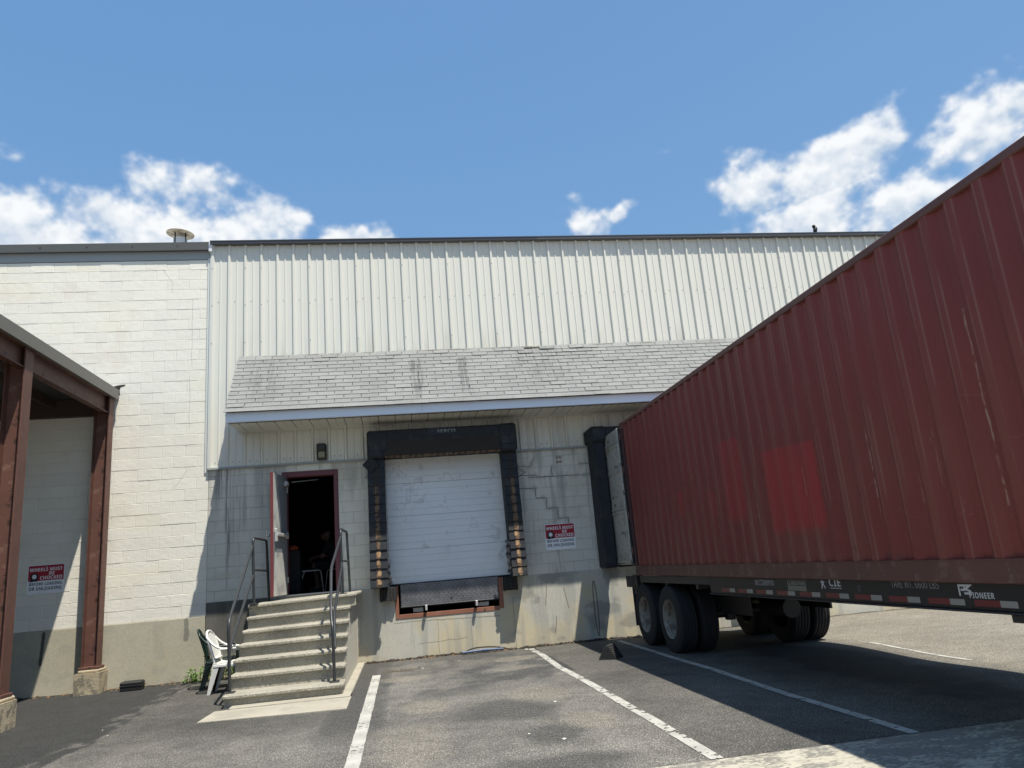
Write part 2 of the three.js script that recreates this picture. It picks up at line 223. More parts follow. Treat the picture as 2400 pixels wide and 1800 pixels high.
M.container = std([1, 1, 1], .6, { bumpMap: grit, bumpScale: .0008, map: planar(1.4, 11.6, 1.1, 3.9, 2048, 1024, (z, y) => {
  let c = mul([.200, .036, .029], .92 + .22 * (fbm(z * .7, y * .9, 4, 121) - .5) + .12 * (fbm(z * 9, y * 2, 4, 123) - .5));
  const ph = frac((z - 1.62) / PITCH), ridge = sstep(.02, .05, ph) * sstep(.30, .26, ph), edge = Math.max(sstep(.045, .012, Math.abs(ph - .015)), sstep(.045, .012, Math.abs(ph - .262)));
  c = mix3(c, [.205, .076, .05], (.30 + .45 * ridge) * sstep(.3, .66, fbm(z * 3, y * .8, 5, 127)) * sstep(3.2, 1.4, y + .9 * (fbm(z * 2, y, 4, 5) - .5)));
  c = mix3(c, [.24, .11, .08], .7 * edge * sstep(.36, .6, fbm(z * 6, y * 1.4, 5, 3)));
  const A = BOX(z, y, 6.44, 7.5, 1.62, 2.47 - .04 * (z - 6.5)), B = BOX(z, y, 5.4, 5.92, 1.8, 2.75), C = BOX(z, y, 3.78, 3.96, 1.99, 2.31), E = BOX(z, y, 4.84, 5.06, 1.9, 2.2);
  c = mix3(c, [.32, .030, .030], Math.max(.8 * A, .5 * B, .4 * C, .35 * E) * clamp(.4 + 1.1 * fbm(z * 4, y * 1.6, 5, 2)));
  let k = 0;
  for (const s of scr) if (Math.abs(z - s[0]) < .05 && y > s[1] && y < s[2]) { const w = s[3] * (.25 + .9 * vn(y * 22, s[0] * 9, 3)), d = Math.abs(z - s[0] - .02 * (fbm(y * 7, s[0] * 31, 3) - .5)); k = Math.max(k, s[4] * sstep(w, w * .35, d) * sstep(.36, .56, fbm(y * 13, s[0] * 17, 5, 6)) * Math.min(1, (y - s[1]) * 12, (s[2] - y) * 12)); }
  c = mix3(c, [.33, .20, .15], k * (.35 + .65 * sstep(.35, .6, fbm(z * 60, y * 12, 3, 8))));
  const cur = Math.abs(fbm(z * 4, y * 4, 2, 131) - .5); c = mix3(c, [.4, .25, .2], .28 * sstep(.004, .0015, cur) * sstep(.6, .7, vn(z * 3, y * 3, 9)) * sstep(2.9, 2.5, y));
  c = mix3(c, [.10, .035, .03], .6 * sstep(.64, .74, fbm(z * 12, y * 12, 5, 137)) * sstep(1.75, 1.35, y + .3 * fbm(z * 2, 1, 3)));
  if (z < 3.6 && z > 3.3) c = mix3(c, [.03, .02, .02], .85 * sstep(.6, .75, fbm(z * 14, y * 7, 4, 141)) * BOX(z, y, 3.38, 3.52, 1.8, 2.05));
  return c;
}) });
M.contRail = std([1, 1, 1], .6, { map: tile(1.7, 512, (u, v) => mix3(mul([.115, .05, .04], .8 + .4 * pf(u, v, 5, 5, 117)), [.19, .12, .10], .5 * sstep(.55, .7, pf(u, v, 20, 4, 119))), true) });
M.postRed = std([.055, .02, .022], .6);
M.contTop = std([1, 1, 1], .6, { map: tile(1.3, 512, (u, v) => mul([.125, .055, .045], .75 + .5 * pf(u, v, 6, 5, 113)), true) });
M.leaf = std([1, 1, 1], .55, { bumpMap: grit, bumpScale: .002, map: tile(1.2, 512, (u, v) => mix3(mul([.43, .425, .38], .82 + .35 * pf(u, v, 6, 5, 143)), [.09, .085, .07], .9 * sstep(.64, .73, pf(u, v, 16, 5, 145))), true) });
M.chassis = std([.014, .014, .016], .5); M.tyre = std([.02, .02, .021], .88, { bumpMap: grit, bumpScale: .002 });
M.rim = std([1, 1, 1], .55, { map: tile(.6, 256, (u, v) => mix3(mul([.31, .285, .235], .75 + .4 * pf(u, v, 5, 4, 147)), [.16, .12, .09], .85 * sstep(.56, .68, pf(u, v, 9, 5, 149))), true) });
M.rimDark = std([.09, .08, .065], .6); M.tapeRed = std([.13, .012, .018], .4); M.tapeWhite = std([.26, .25, .23], .4);
M.green = new THREE.MeshPhysicalMaterial({ color: new THREE.Color().setRGB(.15, .26, .05), roughness: .7, transmission: .3, thickness: 0, side: THREE.DoubleSide });
M.litter = std([.62, .6, .52], .9, { side: THREE.DoubleSide }); M.dirt = std([.035, .03, .024], .95); M.twig = std([.16, .10, .055], .95, { side: THREE.DoubleSide });
M.screw = std([.22, .22, .21], .5);
M.galv = std([.52, .52, .5], .5, { metalness: .4 }); M.vent = std([1, 1, 1], .8, { map: tile(.5, 256, (u, v) => mix3([.56, .49, .39], [.3, .26, .17], sstep(.4, .65, pf(u, v, 5, 5, 151))), true) });

// ------------------------------------------------------------------ objects: naming, parts, shapes
const names = new Map();
const numbered = (n) => { const k = names.get(n) ?? 0; names.set(n, k + 1); return k ? n + '_' + String(k).padStart(3, '0') : n; };
const isLocal = new WeakSet();
function thing(name, label, category, at = [0, 0, 0], group, local) {
  const g = new THREE.Group(); g.name = numbered(name); g.position.set(...at); g.userData = { label, category }; if (group) g.userData.group = group;
  if (local) isLocal.add(g); scene.add(g); g.userData.root = undefined; delete g.userData.root; return g;
}
function struct(name, geo, mat) { const m = new THREE.Mesh(geo, mat); m.name = numbered(name); m.userData.kind = 'structure'; m.castShadow = m.receiveShadow = true; scene.add(m); return m; }
const rootOf = (o) => { while (o.parent && o.parent !== scene) o = o.parent; return o; };
// geometry arrives in world metres (or in the thing's own metres when it is local) and becomes a child mesh
function part(parent, name, geo, mat, label, stuff) {
  if (Array.isArray(geo)) geo = merge(geo);
  const root = rootOf(parent); if (!isLocal.has(root)) geo.translate(-root.position.x, -root.position.y, -root.position.z);
  const m = new THREE.Mesh(geo, mat); m.name = name; m.castShadow = m.receiveShadow = true; if (label) m.userData.label = label; if (stuff) m.userData.kind = 'stuff';
  parent.add(m); return m;
}
function clean(g) { if (g.index) g = g.toNonIndexed(); for (const k of Object.keys(g.attributes)) if (!['position', 'normal', 'uv'].includes(k)) g.deleteAttribute(k); if (!g.attributes.normal) g.computeVertexNormals(); if (!g.attributes.uv) uvBox(g); return g; }
const merge = (list) => mergeGeometries(list.flat(9).map(clean));
function uvBox(g) {
  const p = g.attributes.position, uv = new Float32Array(p.count * 2), a = V3(), b = V3(), c = V3();
  for (let i = 0; i < p.count; i += 3) {
    a.fromBufferAttribute(p, i); b.fromBufferAttribute(p, i + 1).sub(a); c.fromBufferAttribute(p, i + 2).sub(a); b.cross(c);
    const x = Math.abs(b.x), y = Math.abs(b.y), z = Math.abs(b.z), ax = x > y && x > z ? 0 : y > z ? 1 : 2;
    for (let k = 0; k < 3; k++) { a.fromBufferAttribute(p, i + k); uv[(i + k) * 2] = ax === 0 ? a.z : a.x; uv[(i + k) * 2 + 1] = ax === 1 ? a.z : a.y; }
  }
  g.setAttribute('uv', new THREE.BufferAttribute(uv, 2)); return g;
}
function uvPlane(g, i, j) { g = g.index ? g.toNonIndexed() : g; const p = g.attributes.position, uv = new Float32Array(p.count * 2); for (let k = 0; k < p.count; k++) { uv[k * 2] = p.getComponent(k, i); uv[k * 2 + 1] = p.getComponent(k, j); } g.setAttribute('uv', new THREE.BufferAttribute(uv, 2)); return g; }
function tris(list) { const g = new THREE.BufferGeometry(); g.setAttribute('position', new THREE.Float32BufferAttribute(list.flat(2), 3)); g.computeVertexNormals(); return g; }
// box with chamfered edges, flat shaded
function cbox(x0, x1, y0, y1, z0, z1, c = .004) {
  c = Math.min(c, (x1 - x0) / 2.2, (y1 - y0) / 2.2, (z1 - z0) / 2.2);
  if (c <= 0) return uvBox(new THREE.BoxGeometry(x1 - x0, y1 - y0, z1 - z0).toNonIndexed().translate((x0 + x1) / 2, (y0 + y1) / 2, (z0 + z1) / 2));
  const lo = [x0, y0, z0], hi = [x1, y1, z1], out = [], P = (s, k) => [0, 1, 2].map((i) => { const v = s[i] > 0 ? hi[i] : lo[i]; return i === k ? v : v - s[i] * c; });
  const ctr = [(x0 + x1) / 2, (y0 + y1) / 2, (z0 + z1) / 2];
  const tri = (a, b, d) => { const u = [b[0] - a[0], b[1] - a[1], b[2] - a[2]], w = [d[0] - a[0], d[1] - a[1], d[2] - a[2]], n = [u[1] * w[2] - u[2] * w[1], u[2] * w[0] - u[0] * w[2], u[0] * w[1] - u[1] * w[0]], m = [(a[0] + b[0] + d[0]) / 3 - ctr[0], (a[1] + b[1] + d[1]) / 3 - ctr[1], (a[2] + b[2] + d[2]) / 3 - ctr[2]]; n[0] * m[0] + n[1] * m[1] + n[2] * m[2] > 0 ? out.push(a, b, d) : out.push(a, d, b); };
  const quad = (a, b, d, e) => { tri(a, b, d); tri(a, d, e); };
  for (let k = 0; k < 3; k++) { const i = (k + 1) % 3, j = (k + 2) % 3; for (const s of [-1, 1]) { const S = (a, b) => { const v = [0, 0, 0]; v[k] = s; v[i] = a; v[j] = b; return P(v, k); }; quad(S(-1, -1), S(1, -1), S(1, 1), S(-1, 1)); }
    for (const a of [-1, 1]) for (const b of [-1, 1]) { const E = (t, f) => { const v = [0, 0, 0]; v[k] = t; v[i] = a; v[j] = b; return P(v, f); }; quad(E(-1, i), E(1, i), E(1, j), E(-1, j)); } }
  for (const a of [-1, 1]) for (const b of [-1, 1]) for (const d of [-1, 1]) { const v = [a, b, d]; tri(P(v, 0), P(v, 1), P(v, 2)); }
  return uvBox(tris([out]));
}
const box = (x0, x1, y0, y1, z0, z1) => cbox(x0, x1, y0, y1, z0, z1, 0);
// facing +z: front with chamfered rim and short sides (block in a wall)
function blockGeo(x0, x1, y0, y1, zb, zf, c = .006) {
  const f = [[x0 + c, y0 + c, zf], [x1 - c, y0 + c, zf], [x1 - c, y1 - c, zf], [x0 + c, y1 - c, zf]], m = [[x0, y0, zf - c], [x1, y0, zf - c], [x1, y1, zf - c], [x0, y1, zf - c]], b = m.map((p) => [p[0], p[1], zb]), o = [];
  o.push(f[0], f[1], f[2], f[0], f[2], f[3]);
  for (let i = 0; i < 4; i++) { const j = (i + 1) % 4; o.push(m[i], m[j], f[j], m[i], f[j], f[i], b[i], b[j], m[j], b[i], m[j], m[i]); }
  return uvPlane(tris([o]), 0, 1);
}
// prism: outline in (a, b) swept along axis from t0 to t1
function prism(outline, axis, t0, t1) {
  const sh = new THREE.Shape(outline.map((p) => new THREE.Vector2(p[0], p[1]))), g = new THREE.ExtrudeGeometry(sh, { depth: t1 - t0, bevelEnabled: false });
  const m = new THREE.Matrix4();
  if (axis === 'x') m.makeBasis(V3(0, 0, 1), V3(0, 1, 0), V3(-1, 0, 0)); // outline (z, y), runs to -x
  if (axis === 'y') m.makeBasis(V3(1, 0, 0), V3(0, 0, -1), V3(0, 1, 0)); // outline (x, -z)
  g.applyMatrix4(m); if (axis === 'x') g.translate(t1, 0, 0); else if (axis === 'y') g.translate(0, t0, 0); else g.translate(0, 0, t0);
  g.deleteAttribute('uv'); g.computeVertexNormals(); return uvBox(g);
}
const rot = (g, ax, a, at = [0, 0, 0]) => { g.translate(-at[0], -at[1], -at[2]); g.applyMatrix4(new THREE.Matrix4().makeRotationAxis(V3(...ax), a)); g.translate(...at); return g; };
// round bar through points with bent corners
function pipe(pts, r, bend = .08, seg = 10) {
  const P = pts.map((p) => V3(...p)), out = [P[0]];
  for (let i = 1; i < P.length - 1; i++) {
    const a = P[i - 1].clone().sub(P[i]), b = P[i + 1].clone().sub(P[i]), d = Math.min(bend, a.length() * .45, b.length() * .45), A = P[i].clone().addScaledVector(a.normalize(), d), B = P[i].clone().addScaledVector(b.normalize(), d);
    for (let k = 0; k <= 6; k++) { const t = k / 6; out.push(A.clone().multiplyScalar((1 - t) * (1 - t)).addScaledVector(P[i], 2 * t * (1 - t)).addScaledVector(B, t * t)); }
  }
  out.push(P[P.length - 1]);
  const path = new THREE.CurvePath(); for (let i = 0; i + 1 < out.length; i++) if (out[i].distanceTo(out[i + 1]) > 1e-5) path.add(new THREE.LineCurve3(out[i], out[i + 1]));
  const g = [new THREE.TubeGeometry(path, Math.max(8, out.length * 4), r, seg, false)];
  for (const e of [out[0], out[out.length - 1]]) g.push(new THREE.SphereGeometry(r, seg, 6).translate(e.x, e.y, e.z));
  return merge(g);
}
const cyl = (x, y, z, r, h, seg = 20, r2 = r) => new THREE.CylinderGeometry(r2, r, h, seg).translate(x, y + h / 2, z);
const bar = (a, b, w, d) => { const A = V3(...a), B = V3(...b), L = A.distanceTo(B), g = cbox(-w / 2, w / 2, -L / 2, L / 2, -d / 2, d / 2, Math.min(w, d) * .2); g.applyQuaternion(new THREE.Quaternion().setFromUnitVectors(V3(0, 1, 0), B.clone().sub(A).normalize())); g.translate((A.x + B.x) / 2, (A.y + B.y) / 2, (A.z + B.z) / 2); return g; };

// ------------------------------------------------------------------ the ground
const blob = (x, z, cx, cz, rx, rz) => { const w = .35 * (fbm(x * 2.3, z * 2.3, 4, 7) - .5) * 2, d = Math.hypot((x - cx) / rx, (z - cz) / rz) + w; return sstep(1.15, .6, d); };
function groundY(x, z) {
  let y = .022 * (fbm(x * .55 + 3, z * .55, 3, 201) - .5) + .012 * Math.sin(z * 2.1 + x * .6) * sstep(6.4, 8.5, x) * sstep(11.5, 10, x);
  y -= .035 * blob(x, z, 3.4, 1.34, .36, .24) + .015 * blob(x, z, 4.95, 5, .4, .35) + .012 * blob(x, z, 5.1, 1.4, .4, .3);
  y *= sstep(8.6, 8.2, z); return y + .03 * sstep(.16, .02, z) * (fbm(x * 5, 1, 4, 9) - .2);
}
function groundTone(x, z) {
  const n = fbm(x * .9, z * .9, 5, 211), f = fbm(x * 5, z * 5, 4, 213);
  let c = mul([1, .97, .915], .86 + .7 * (n - .5) + .45 * (f - .5));
  const sealX = z < 5 ? lerp(-.12, .08, z / 5) : .05 - (z - 5) * .08, wob = .05 * (fbm(z * 4, 3, 4, 5) - .5);
  c = mix3(c, mul([.2, .206, .21], .92 + .3 * (f - .5)), sstep(.02, -.02, x - sealX + wob * 2));
  c = mix3(c, [1.05, 1, .93], .5 * sstep(.18, .04, Math.abs(x - sealX + .12 + .2 * (fbm(z * 2, x, 4, 9) - .5))) * sstep(.42, .62, fbm(x * 9, z * 5, 4, 6)));
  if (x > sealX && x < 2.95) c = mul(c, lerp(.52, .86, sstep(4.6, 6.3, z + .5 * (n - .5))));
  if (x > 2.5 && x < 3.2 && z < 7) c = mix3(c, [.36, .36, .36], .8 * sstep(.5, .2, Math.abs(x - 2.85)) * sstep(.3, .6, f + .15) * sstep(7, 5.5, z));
  if (x > 2.9 && x < 5.75) {
    const scuff = fbm(x * 2.2 + z * .9, z * 1.2 - x * .8, 5, 221);
    c = mix3(c, mul([.36, .365, .37], .7 + .9 * scuff), .95 * sstep(5.2, 3.4, z + 1.6 * (n - .5)) * sstep(.62, .4, scuff) * 1);
    c = mix3(c, [.36, .36, .36], .75 * Math.max(blob(x, z, 4.5, 5.75, .58, .75), blob(x, z, 4.72, 7.1, .34, .5), blob(x, z, 4.5, 8.15, .75, .4)));
    c = mix3(c, [.38, .38, .385], .55 * sstep(1.1, .5, z + .4 * (f - .5)));
    c = mix3(c, [1.2, 1.12, .97], .7 * Math.max(blob(x, z, 3.42, 2.5, .42, .3), blob(x, z, 4.95, 5, .36, .6), blob(x, z, 3.62, 5.03, .3, .5), blob(x, z, 5.15, 6.6, .3, .5), blob(x, z, 5.2, 1.35, .5, .32), .8 * blob(x, z, 3.42, 6.9, .42, 1.1), .8 * blob(x, z, 5.1, 2.55, .4, .25)));
    c = mix3(c, [.5, .41, .29], .95 * blob(x, z, 3.4, 1.34, .34, .22));
  }
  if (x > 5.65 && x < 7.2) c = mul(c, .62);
  if (x > 7.2 && x < 9.9) { c = mul(c, .68); c = mix3(c, [.13, .13, .14], .9 * blob(x, z, 8.75, 5.3, .7, 3.2)); }  // oily lane, with the shade under the trailer painted into the asphalt colour
  if (x > 9.3) c = mix3(c, mul([1.35, 1.22, 1.0], .8 + .5 * fbm(x * 1.2, z * 3, 4, 5)), .6 * sstep(9.3, 10, x));
  c = mix3(c, [.16, .14, .11], .9 * sstep(.17, .05, z + .1 * (fbm(x * 6, 4, 4, 3) - .5)));
  return c;
}
const stones = new Float32Array(1024 * 1024); for (let j = 0; j < 1024; j++) for (let i = 0; i < 1024; i++) { const [d, id] = worley((i + .5) / 1024, (j + .5) / 1024, 128, 301); stones[j * 1024 + i] = id * sstep(.65, .25, d); }
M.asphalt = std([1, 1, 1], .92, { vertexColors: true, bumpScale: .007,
  map: tile(1.7, 1024, (u, v) => { const s = stones[Math.floor(v * 1024) * 1024 + Math.floor(u * 1024)], q = hash(Math.floor(u * 512), Math.floor(v * 512), 9); return mul([.19, .186, .174],   .46 + 1.9 * s * s + .5 * q * q + .3 * (pf(u, v, 8, 3, 311) - .5)); }, true),
  bumpMap: tile(1.7, 1024, (u, v) => .3 + .6 * stones[Math.floor(v * 1024) * 1024 + Math.floor(u * 1024)]) });
{
  const xs = [], zs = []; for (let x = -10; x < -3; x += .2) xs.push(x); for (let x = -3; x < 10.4; x += .045) xs.push(x); for (let x = 10.4; x <= 27; x += .2) xs.push(x);
  for (let z = -.3; z < 8.54; z += .045) zs.push(z); zs.push(8.56);
  const P = [], C = [], U = [], I = [], n = xs.length;
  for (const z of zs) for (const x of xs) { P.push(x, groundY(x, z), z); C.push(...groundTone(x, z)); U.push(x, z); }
  for (let j = 0; j + 1 < zs.length; j++) for (let i = 0; i + 1 < n; i++) { const a = j * n + i, b = a + n; I.push(a, b, b + 1, a, b + 1, a + 1); }
  const g = new THREE.BufferGeometry(); g.setAttribute('position', new THREE.Float32BufferAttribute(P, 3)); g.setAttribute('color', new THREE.Float32BufferAttribute(C, 3)); g.setAttribute('uv', new THREE.Float32BufferAttribute(U, 2)); g.setIndex(I); g.computeVertexNormals();
  const lot = struct('asphalt_lot', g, M.asphalt);
  const far = new THREE.PlaneGeometry(900, 900).rotateX(-Math.PI / 2).translate(0, -.09, 0); struct('ground', uvBox(far.toNonIndexed()), std([.17, .166, .155], .95));
  struct('concrete_slab', cbox(-14, 30, -.08, .014, 8.545, 34, .012), std([1, 1, 1], .85, { bumpMap: rough, bumpScale: .008, map: planar(2, 12, 7.5, 12.5, 2048, 1024, (x, z) => { let c = mul([.46, .43, .345], .85 + .3 * fbm(x * 2, z * 2, 5, 401)); const s = .5 * fbm(x * 5 + z * 2, z * 9, 6, 405) + .5 * fbm(x * 34 + z * 12, z * 60, 3, 407); c = mix3(c, [.15, .145, .13], .8 * sstep(.40, .62, s + .5 * (fbm(x * .9, z * .9, 4, 409) - .5) + .09 * sstep(6.2, 7.4, x) - .05)); return c; }) }));
  // worn painted bay lines, draped on the asphalt
  M.line = std([1, 1, 1], .8, { alphaTest: .5, map: tile(1.3, 512, (u, v) => mul([.44, .43, .385], .72 + .5 * pf(u, v, 7, 5, 421)), true), alphaMap: tile(1.1, 512, (u, v) => .06 + 1.16 * (.65 * pf(u, v, 30, 4, 431) + .35 * pf(u, v, 5, 4, 435))) });
  const lineMesh = (pts, w) => { const P = [], U = [], I = []; let k = 0; for (let q = 0; q + 1 < pts.length; q++) { const [a, b] = [pts[q], pts[q + 1]], N = Math.max(1, Math.round(Math.abs(b[1] - a[1]) / .06)); for (let i = 0; i <= N; i++) { const t = i / N, x = lerp(a[0], b[0], t), z = lerp(a[1], b[1], t), e = .012 * (fbm(z * 9, q, 3, 2) - .5); for (const s of [-.5, -.17, .17, .5]) { const X = x + s * w + (Math.abs(s) > .4 ? e : 0); P.push(X, groundY(X, z) + .005, z); U.push(X, z); } if (i) for (let m = 0; m < 3; m++) { const c = k + (i - 1) * 4 + m; I.push(c, c + 4, c + 5, c, c + 5, c + 1); } } k += (N + 1) * 4; } const g = new THREE.BufferGeometry(); g.setAttribute('position', new THREE.Float32BufferAttribute(P, 3)); g.setAttribute('uv', new THREE.Float32BufferAttribute(U, 2)); g.setIndex(I); g.computeVertexNormals(); return g; };
  const lay = (pts, w) => { const m = new THREE.Mesh(lineMesh(pts, w), M.line); m.name = 'parking_line'; m.receiveShadow = true; lot.add(m); };
  lay([[2.965, 1.78], [2.965, 8.5]], .125); lay([[5.64, .62], [5.655, 1.2], [5.60, 3], [5.655, 5], [5.65, 8.5]], .105); lay([[5.64, .28], [5.64, .5]], .1); lay([[7.23, .45], [7.24, 8.5]], .095); lay([[9.92, 3.9], [9.88, 5.9]], .06); lay([[-2.6, 9], [-2.6, 9.01]], .01);
}

// ------------------------------------------------------------------ left building: cream painted block
const B = .2032, BW = .4064;
function courses(x0, x1, y0, rows, phase, top, holes) { // -> [x0, x1, y0, y1] of every visible block piece
  const out = [];
  for (let r = 0; r < rows; r++) {
    const a = y0 + r * B, b = Math.min(a + B, top), off = phase + (r % 2) * B, cut = holes.filter((h) => h[2] < b - .03 && h[3] > a + .03);
    for (let k = Math.floor((x0 - off) / BW); off + k * BW < x1; k++) {
      let segs = [[Math.max(x0, off + k * BW), Math.min(x1, off + (k + 1) * BW)]];
      for (const h of cut) segs = segs.flatMap(([p, q]) => (h[1] <= p || h[0] >= q ? [[p, q]] : [[p, h[0]], [h[1], q]]));
      for (const [p, q] of segs) if (q - p > .025) out.push([p, q, a, b, r, k]);
    }
  }
  return out;
}
function layBlocks(root, list, mat, pick) {
  list.sort((a, b) => pick(a) - pick(b)); const rest = [];
  list.forEach((b, i) => { const [p, q, y, t, r, k] = b, e = (hash(r, k, 5) - .5) * .0045, w = (hash(r, k, 6) - .5) * .003; const s = mat === M.blockRight ? .0009 : 0, g = blockGeo(p + .0022 + s, q - .0022 - s + w, y + .003 + s + w * .5, t - .0015 - s, -.03, e, .004); if (i < 298) part(root, 'block', g, mat); else rest.push(g); });
  if (rest.length) part(root, 'block_courses', merge(rest), mat, undefined, true);
}
const leftB = thing('block_building', 'taller cream painted concrete block building wall at the left', 'building', [-4, 0, 0]);
part(leftB, 'wall', [box(-12, 0, 1.075, 7.75, -.3, -.005), box(-12, -.002, 1.0, 7.9, -9, -.3), box(-12, -.002, 1.05, 1.08, -.3, -.022)], M.mortarLeft);
layBlocks(leftB, courses(-4.9, -.002, 1.05, 33, 0, 7.757, []), M.blockLeft, (b) => -b[0]);
part(leftB, 'block_courses', merge(courses(-12, -4.9, 1.05, 33, 0, 7.757, []).map(([p, q, y, t]) => blockGeo(p + .004, q - .004, y + .005, t - .004, -.03, 0))), M.blockLeft, undefined, true);
part(leftB, 'foundation', uvPlane(cbox(-12, -.012, -.3, 1.05, -.3, .012, .006), 0, 1), M.foundLeft, 'bare tan concrete foundation under the cream block');
part(leftB, 'roof', box(-12, -.01, 7.9, 7.94, -9, -.05), M.roofPale);
part(leftB, 'shaded_flashing', [box(-12, -.03, 7.765, 7.95, -.02, .008)], M.flash);  // flashing board, toned blue-grey with the shadow under the roof edge
{ const f = part(leftB, 'roof_edge', [cbox(-12, -1.62, 7.945, 8.11, -.3, .075, .006), cbox(-1.625, -.03, 7.94, 8.108, -.3, .079, .006), box(-12, -1.625, 7.936, 7.944, .06, .086), box(-1.625, -.03, 7.931, 7.939, .06, .09)], M.grey, 'dark grey metal roof edge');
  const s = []; for (let x = -3.9; x < 0; x += .82) s.push(cyl(0, 0, 0, .011, .008, 8).rotateX(Math.PI / 2).translate(x, 8.03, .076)); part(f, 'screw', s, M.black, undefined, true); }
part(leftB, 'edge_cap', cbox(-.035, .03, 7.895, 8.112, -.05, .1, .006), M.white);
{ // mortar patch at the steel roof corner
  part(leftB, 'wall_crack', prism([[-1.69, 5.27], [-1.6, 5.29], [-1.48, 5.3], [-1.5, 5.275], [-1.56, 5.26], [-1.58, 5.2], [-1.57, 5.1], [-1.6, 5.1], [-1.62, 5.2], [-1.68, 5.24]], 'z', -.03, .004), M.dirt); }
{ // pipe vent on the roof behind the edge
  const v = thing('roof_vent', 'round roof vent pipe with a tilted disc rain cap', 'roof vent', [-1.02, 7.92, -1.5]);
  part(v, 'pipe', [new THREE.CylinderGeometry(.143, .143, 1.0, 28, 1, true).translate(-1.02, 8.42, -1.5), new THREE.CylinderGeometry(.137, .143, 1.0, 28, 1, true).scale(.98, 1, .98).translate(-1.02, 8.42, -1.5)], std([.62, .62, .6], .5, { side: THREE.DoubleSide }));
  const cap = new THREE.ConeGeometry(.278, .05, 36, 1, false).translate(0, .025, 0), rim = new THREE.TorusGeometry(.278, .006, 6, 40).rotateX(Math.PI / 2);
  const c = merge([cap, rim]); c.rotateZ(-.07); c.translate(-1.02, 9.035, -1.5); part(v, 'rain_cap', c, M.vent);
  for (let k = 0; k < 4; k++) { const a = .5 + k * Math.PI / 2, x = -1.02 + .147 * Math.cos(a), z = -1.5 + .147 * Math.sin(a); part(v, 'strap', bar([x, 8.6, z], [x, 9.03, z], .028, .006), M.black); }
}

// ------------------------------------------------------------------ right building: dock wall
const dockB = thing('warehouse', 'loading dock building with white ribbed metal siding over grey painted block', 'building', [6, 0, 0]);
const DOOR = [1.30, 2.314, 1.2, 3.488], DK1 = [3.19, 5.43, 1.2, 3.67], DK2 = [7.5, 9.72, 1.2, 3.67], PIT = [3.33, 5.22, .75, 1.285];
part(dockB, 'wall', [box(.0, 1.30, 1.26, 3.49, -.3, -.007), box(2.314, 3.19, 1.26, 3.49, -.3, -.007), box(5.43, 7.5, 1.26, 3.49, -.3, -.007), box(9.72, 15, 1.26, 3.49, -.3, -.007), box(0, 3.19, 3.49, 3.67, -.3, -.007), box(5.43, 7.5, 3.49, 3.67, -.3, -.007), box(9.72, 15, 3.49, 3.67, -.3, -.007), box(0, 15, 3.67, 7.95, -.3, -.007)], M.mortarRight);
layBlocks(dockB, courses(0.006, 7.4, 1.253, 12, .144, 3.65, [DOOR, DK1]), M.blockRight, (b) => b[0]);
part(dockB, 'block_courses', merge(courses(7.4, 14.9, 1.253, 12, .144, 3.65, [DK2]).map(([p, q, y, t]) => blockGeo(p + .004, q - .004, y + .005, t - .004, -.03, 0))), M.blockRight, undefined, true);
part(dockB, 'foundation', [box(.0, 3.33, -.3, 1.275, -.3, .006), box(5.22, 15, -.3, 1.275, -.3, .006), box(3.33, 5.22, -.3, .75, -.3, .006)].map((g) => uvPlane(g, 0, 1)), M.foundRight, 'stained poured concrete foundation with rust and black scuffs');
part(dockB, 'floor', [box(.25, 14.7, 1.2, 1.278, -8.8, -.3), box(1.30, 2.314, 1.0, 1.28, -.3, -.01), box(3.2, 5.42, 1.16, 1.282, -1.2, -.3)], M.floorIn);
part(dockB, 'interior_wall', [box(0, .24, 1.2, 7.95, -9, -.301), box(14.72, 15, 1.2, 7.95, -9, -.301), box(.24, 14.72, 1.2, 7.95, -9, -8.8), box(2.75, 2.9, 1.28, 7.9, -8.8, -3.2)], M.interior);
part(dockB, 'roof', box(-.02, 15.1, 7.95, 8.06, -9.1, -.02), M.deckDark);
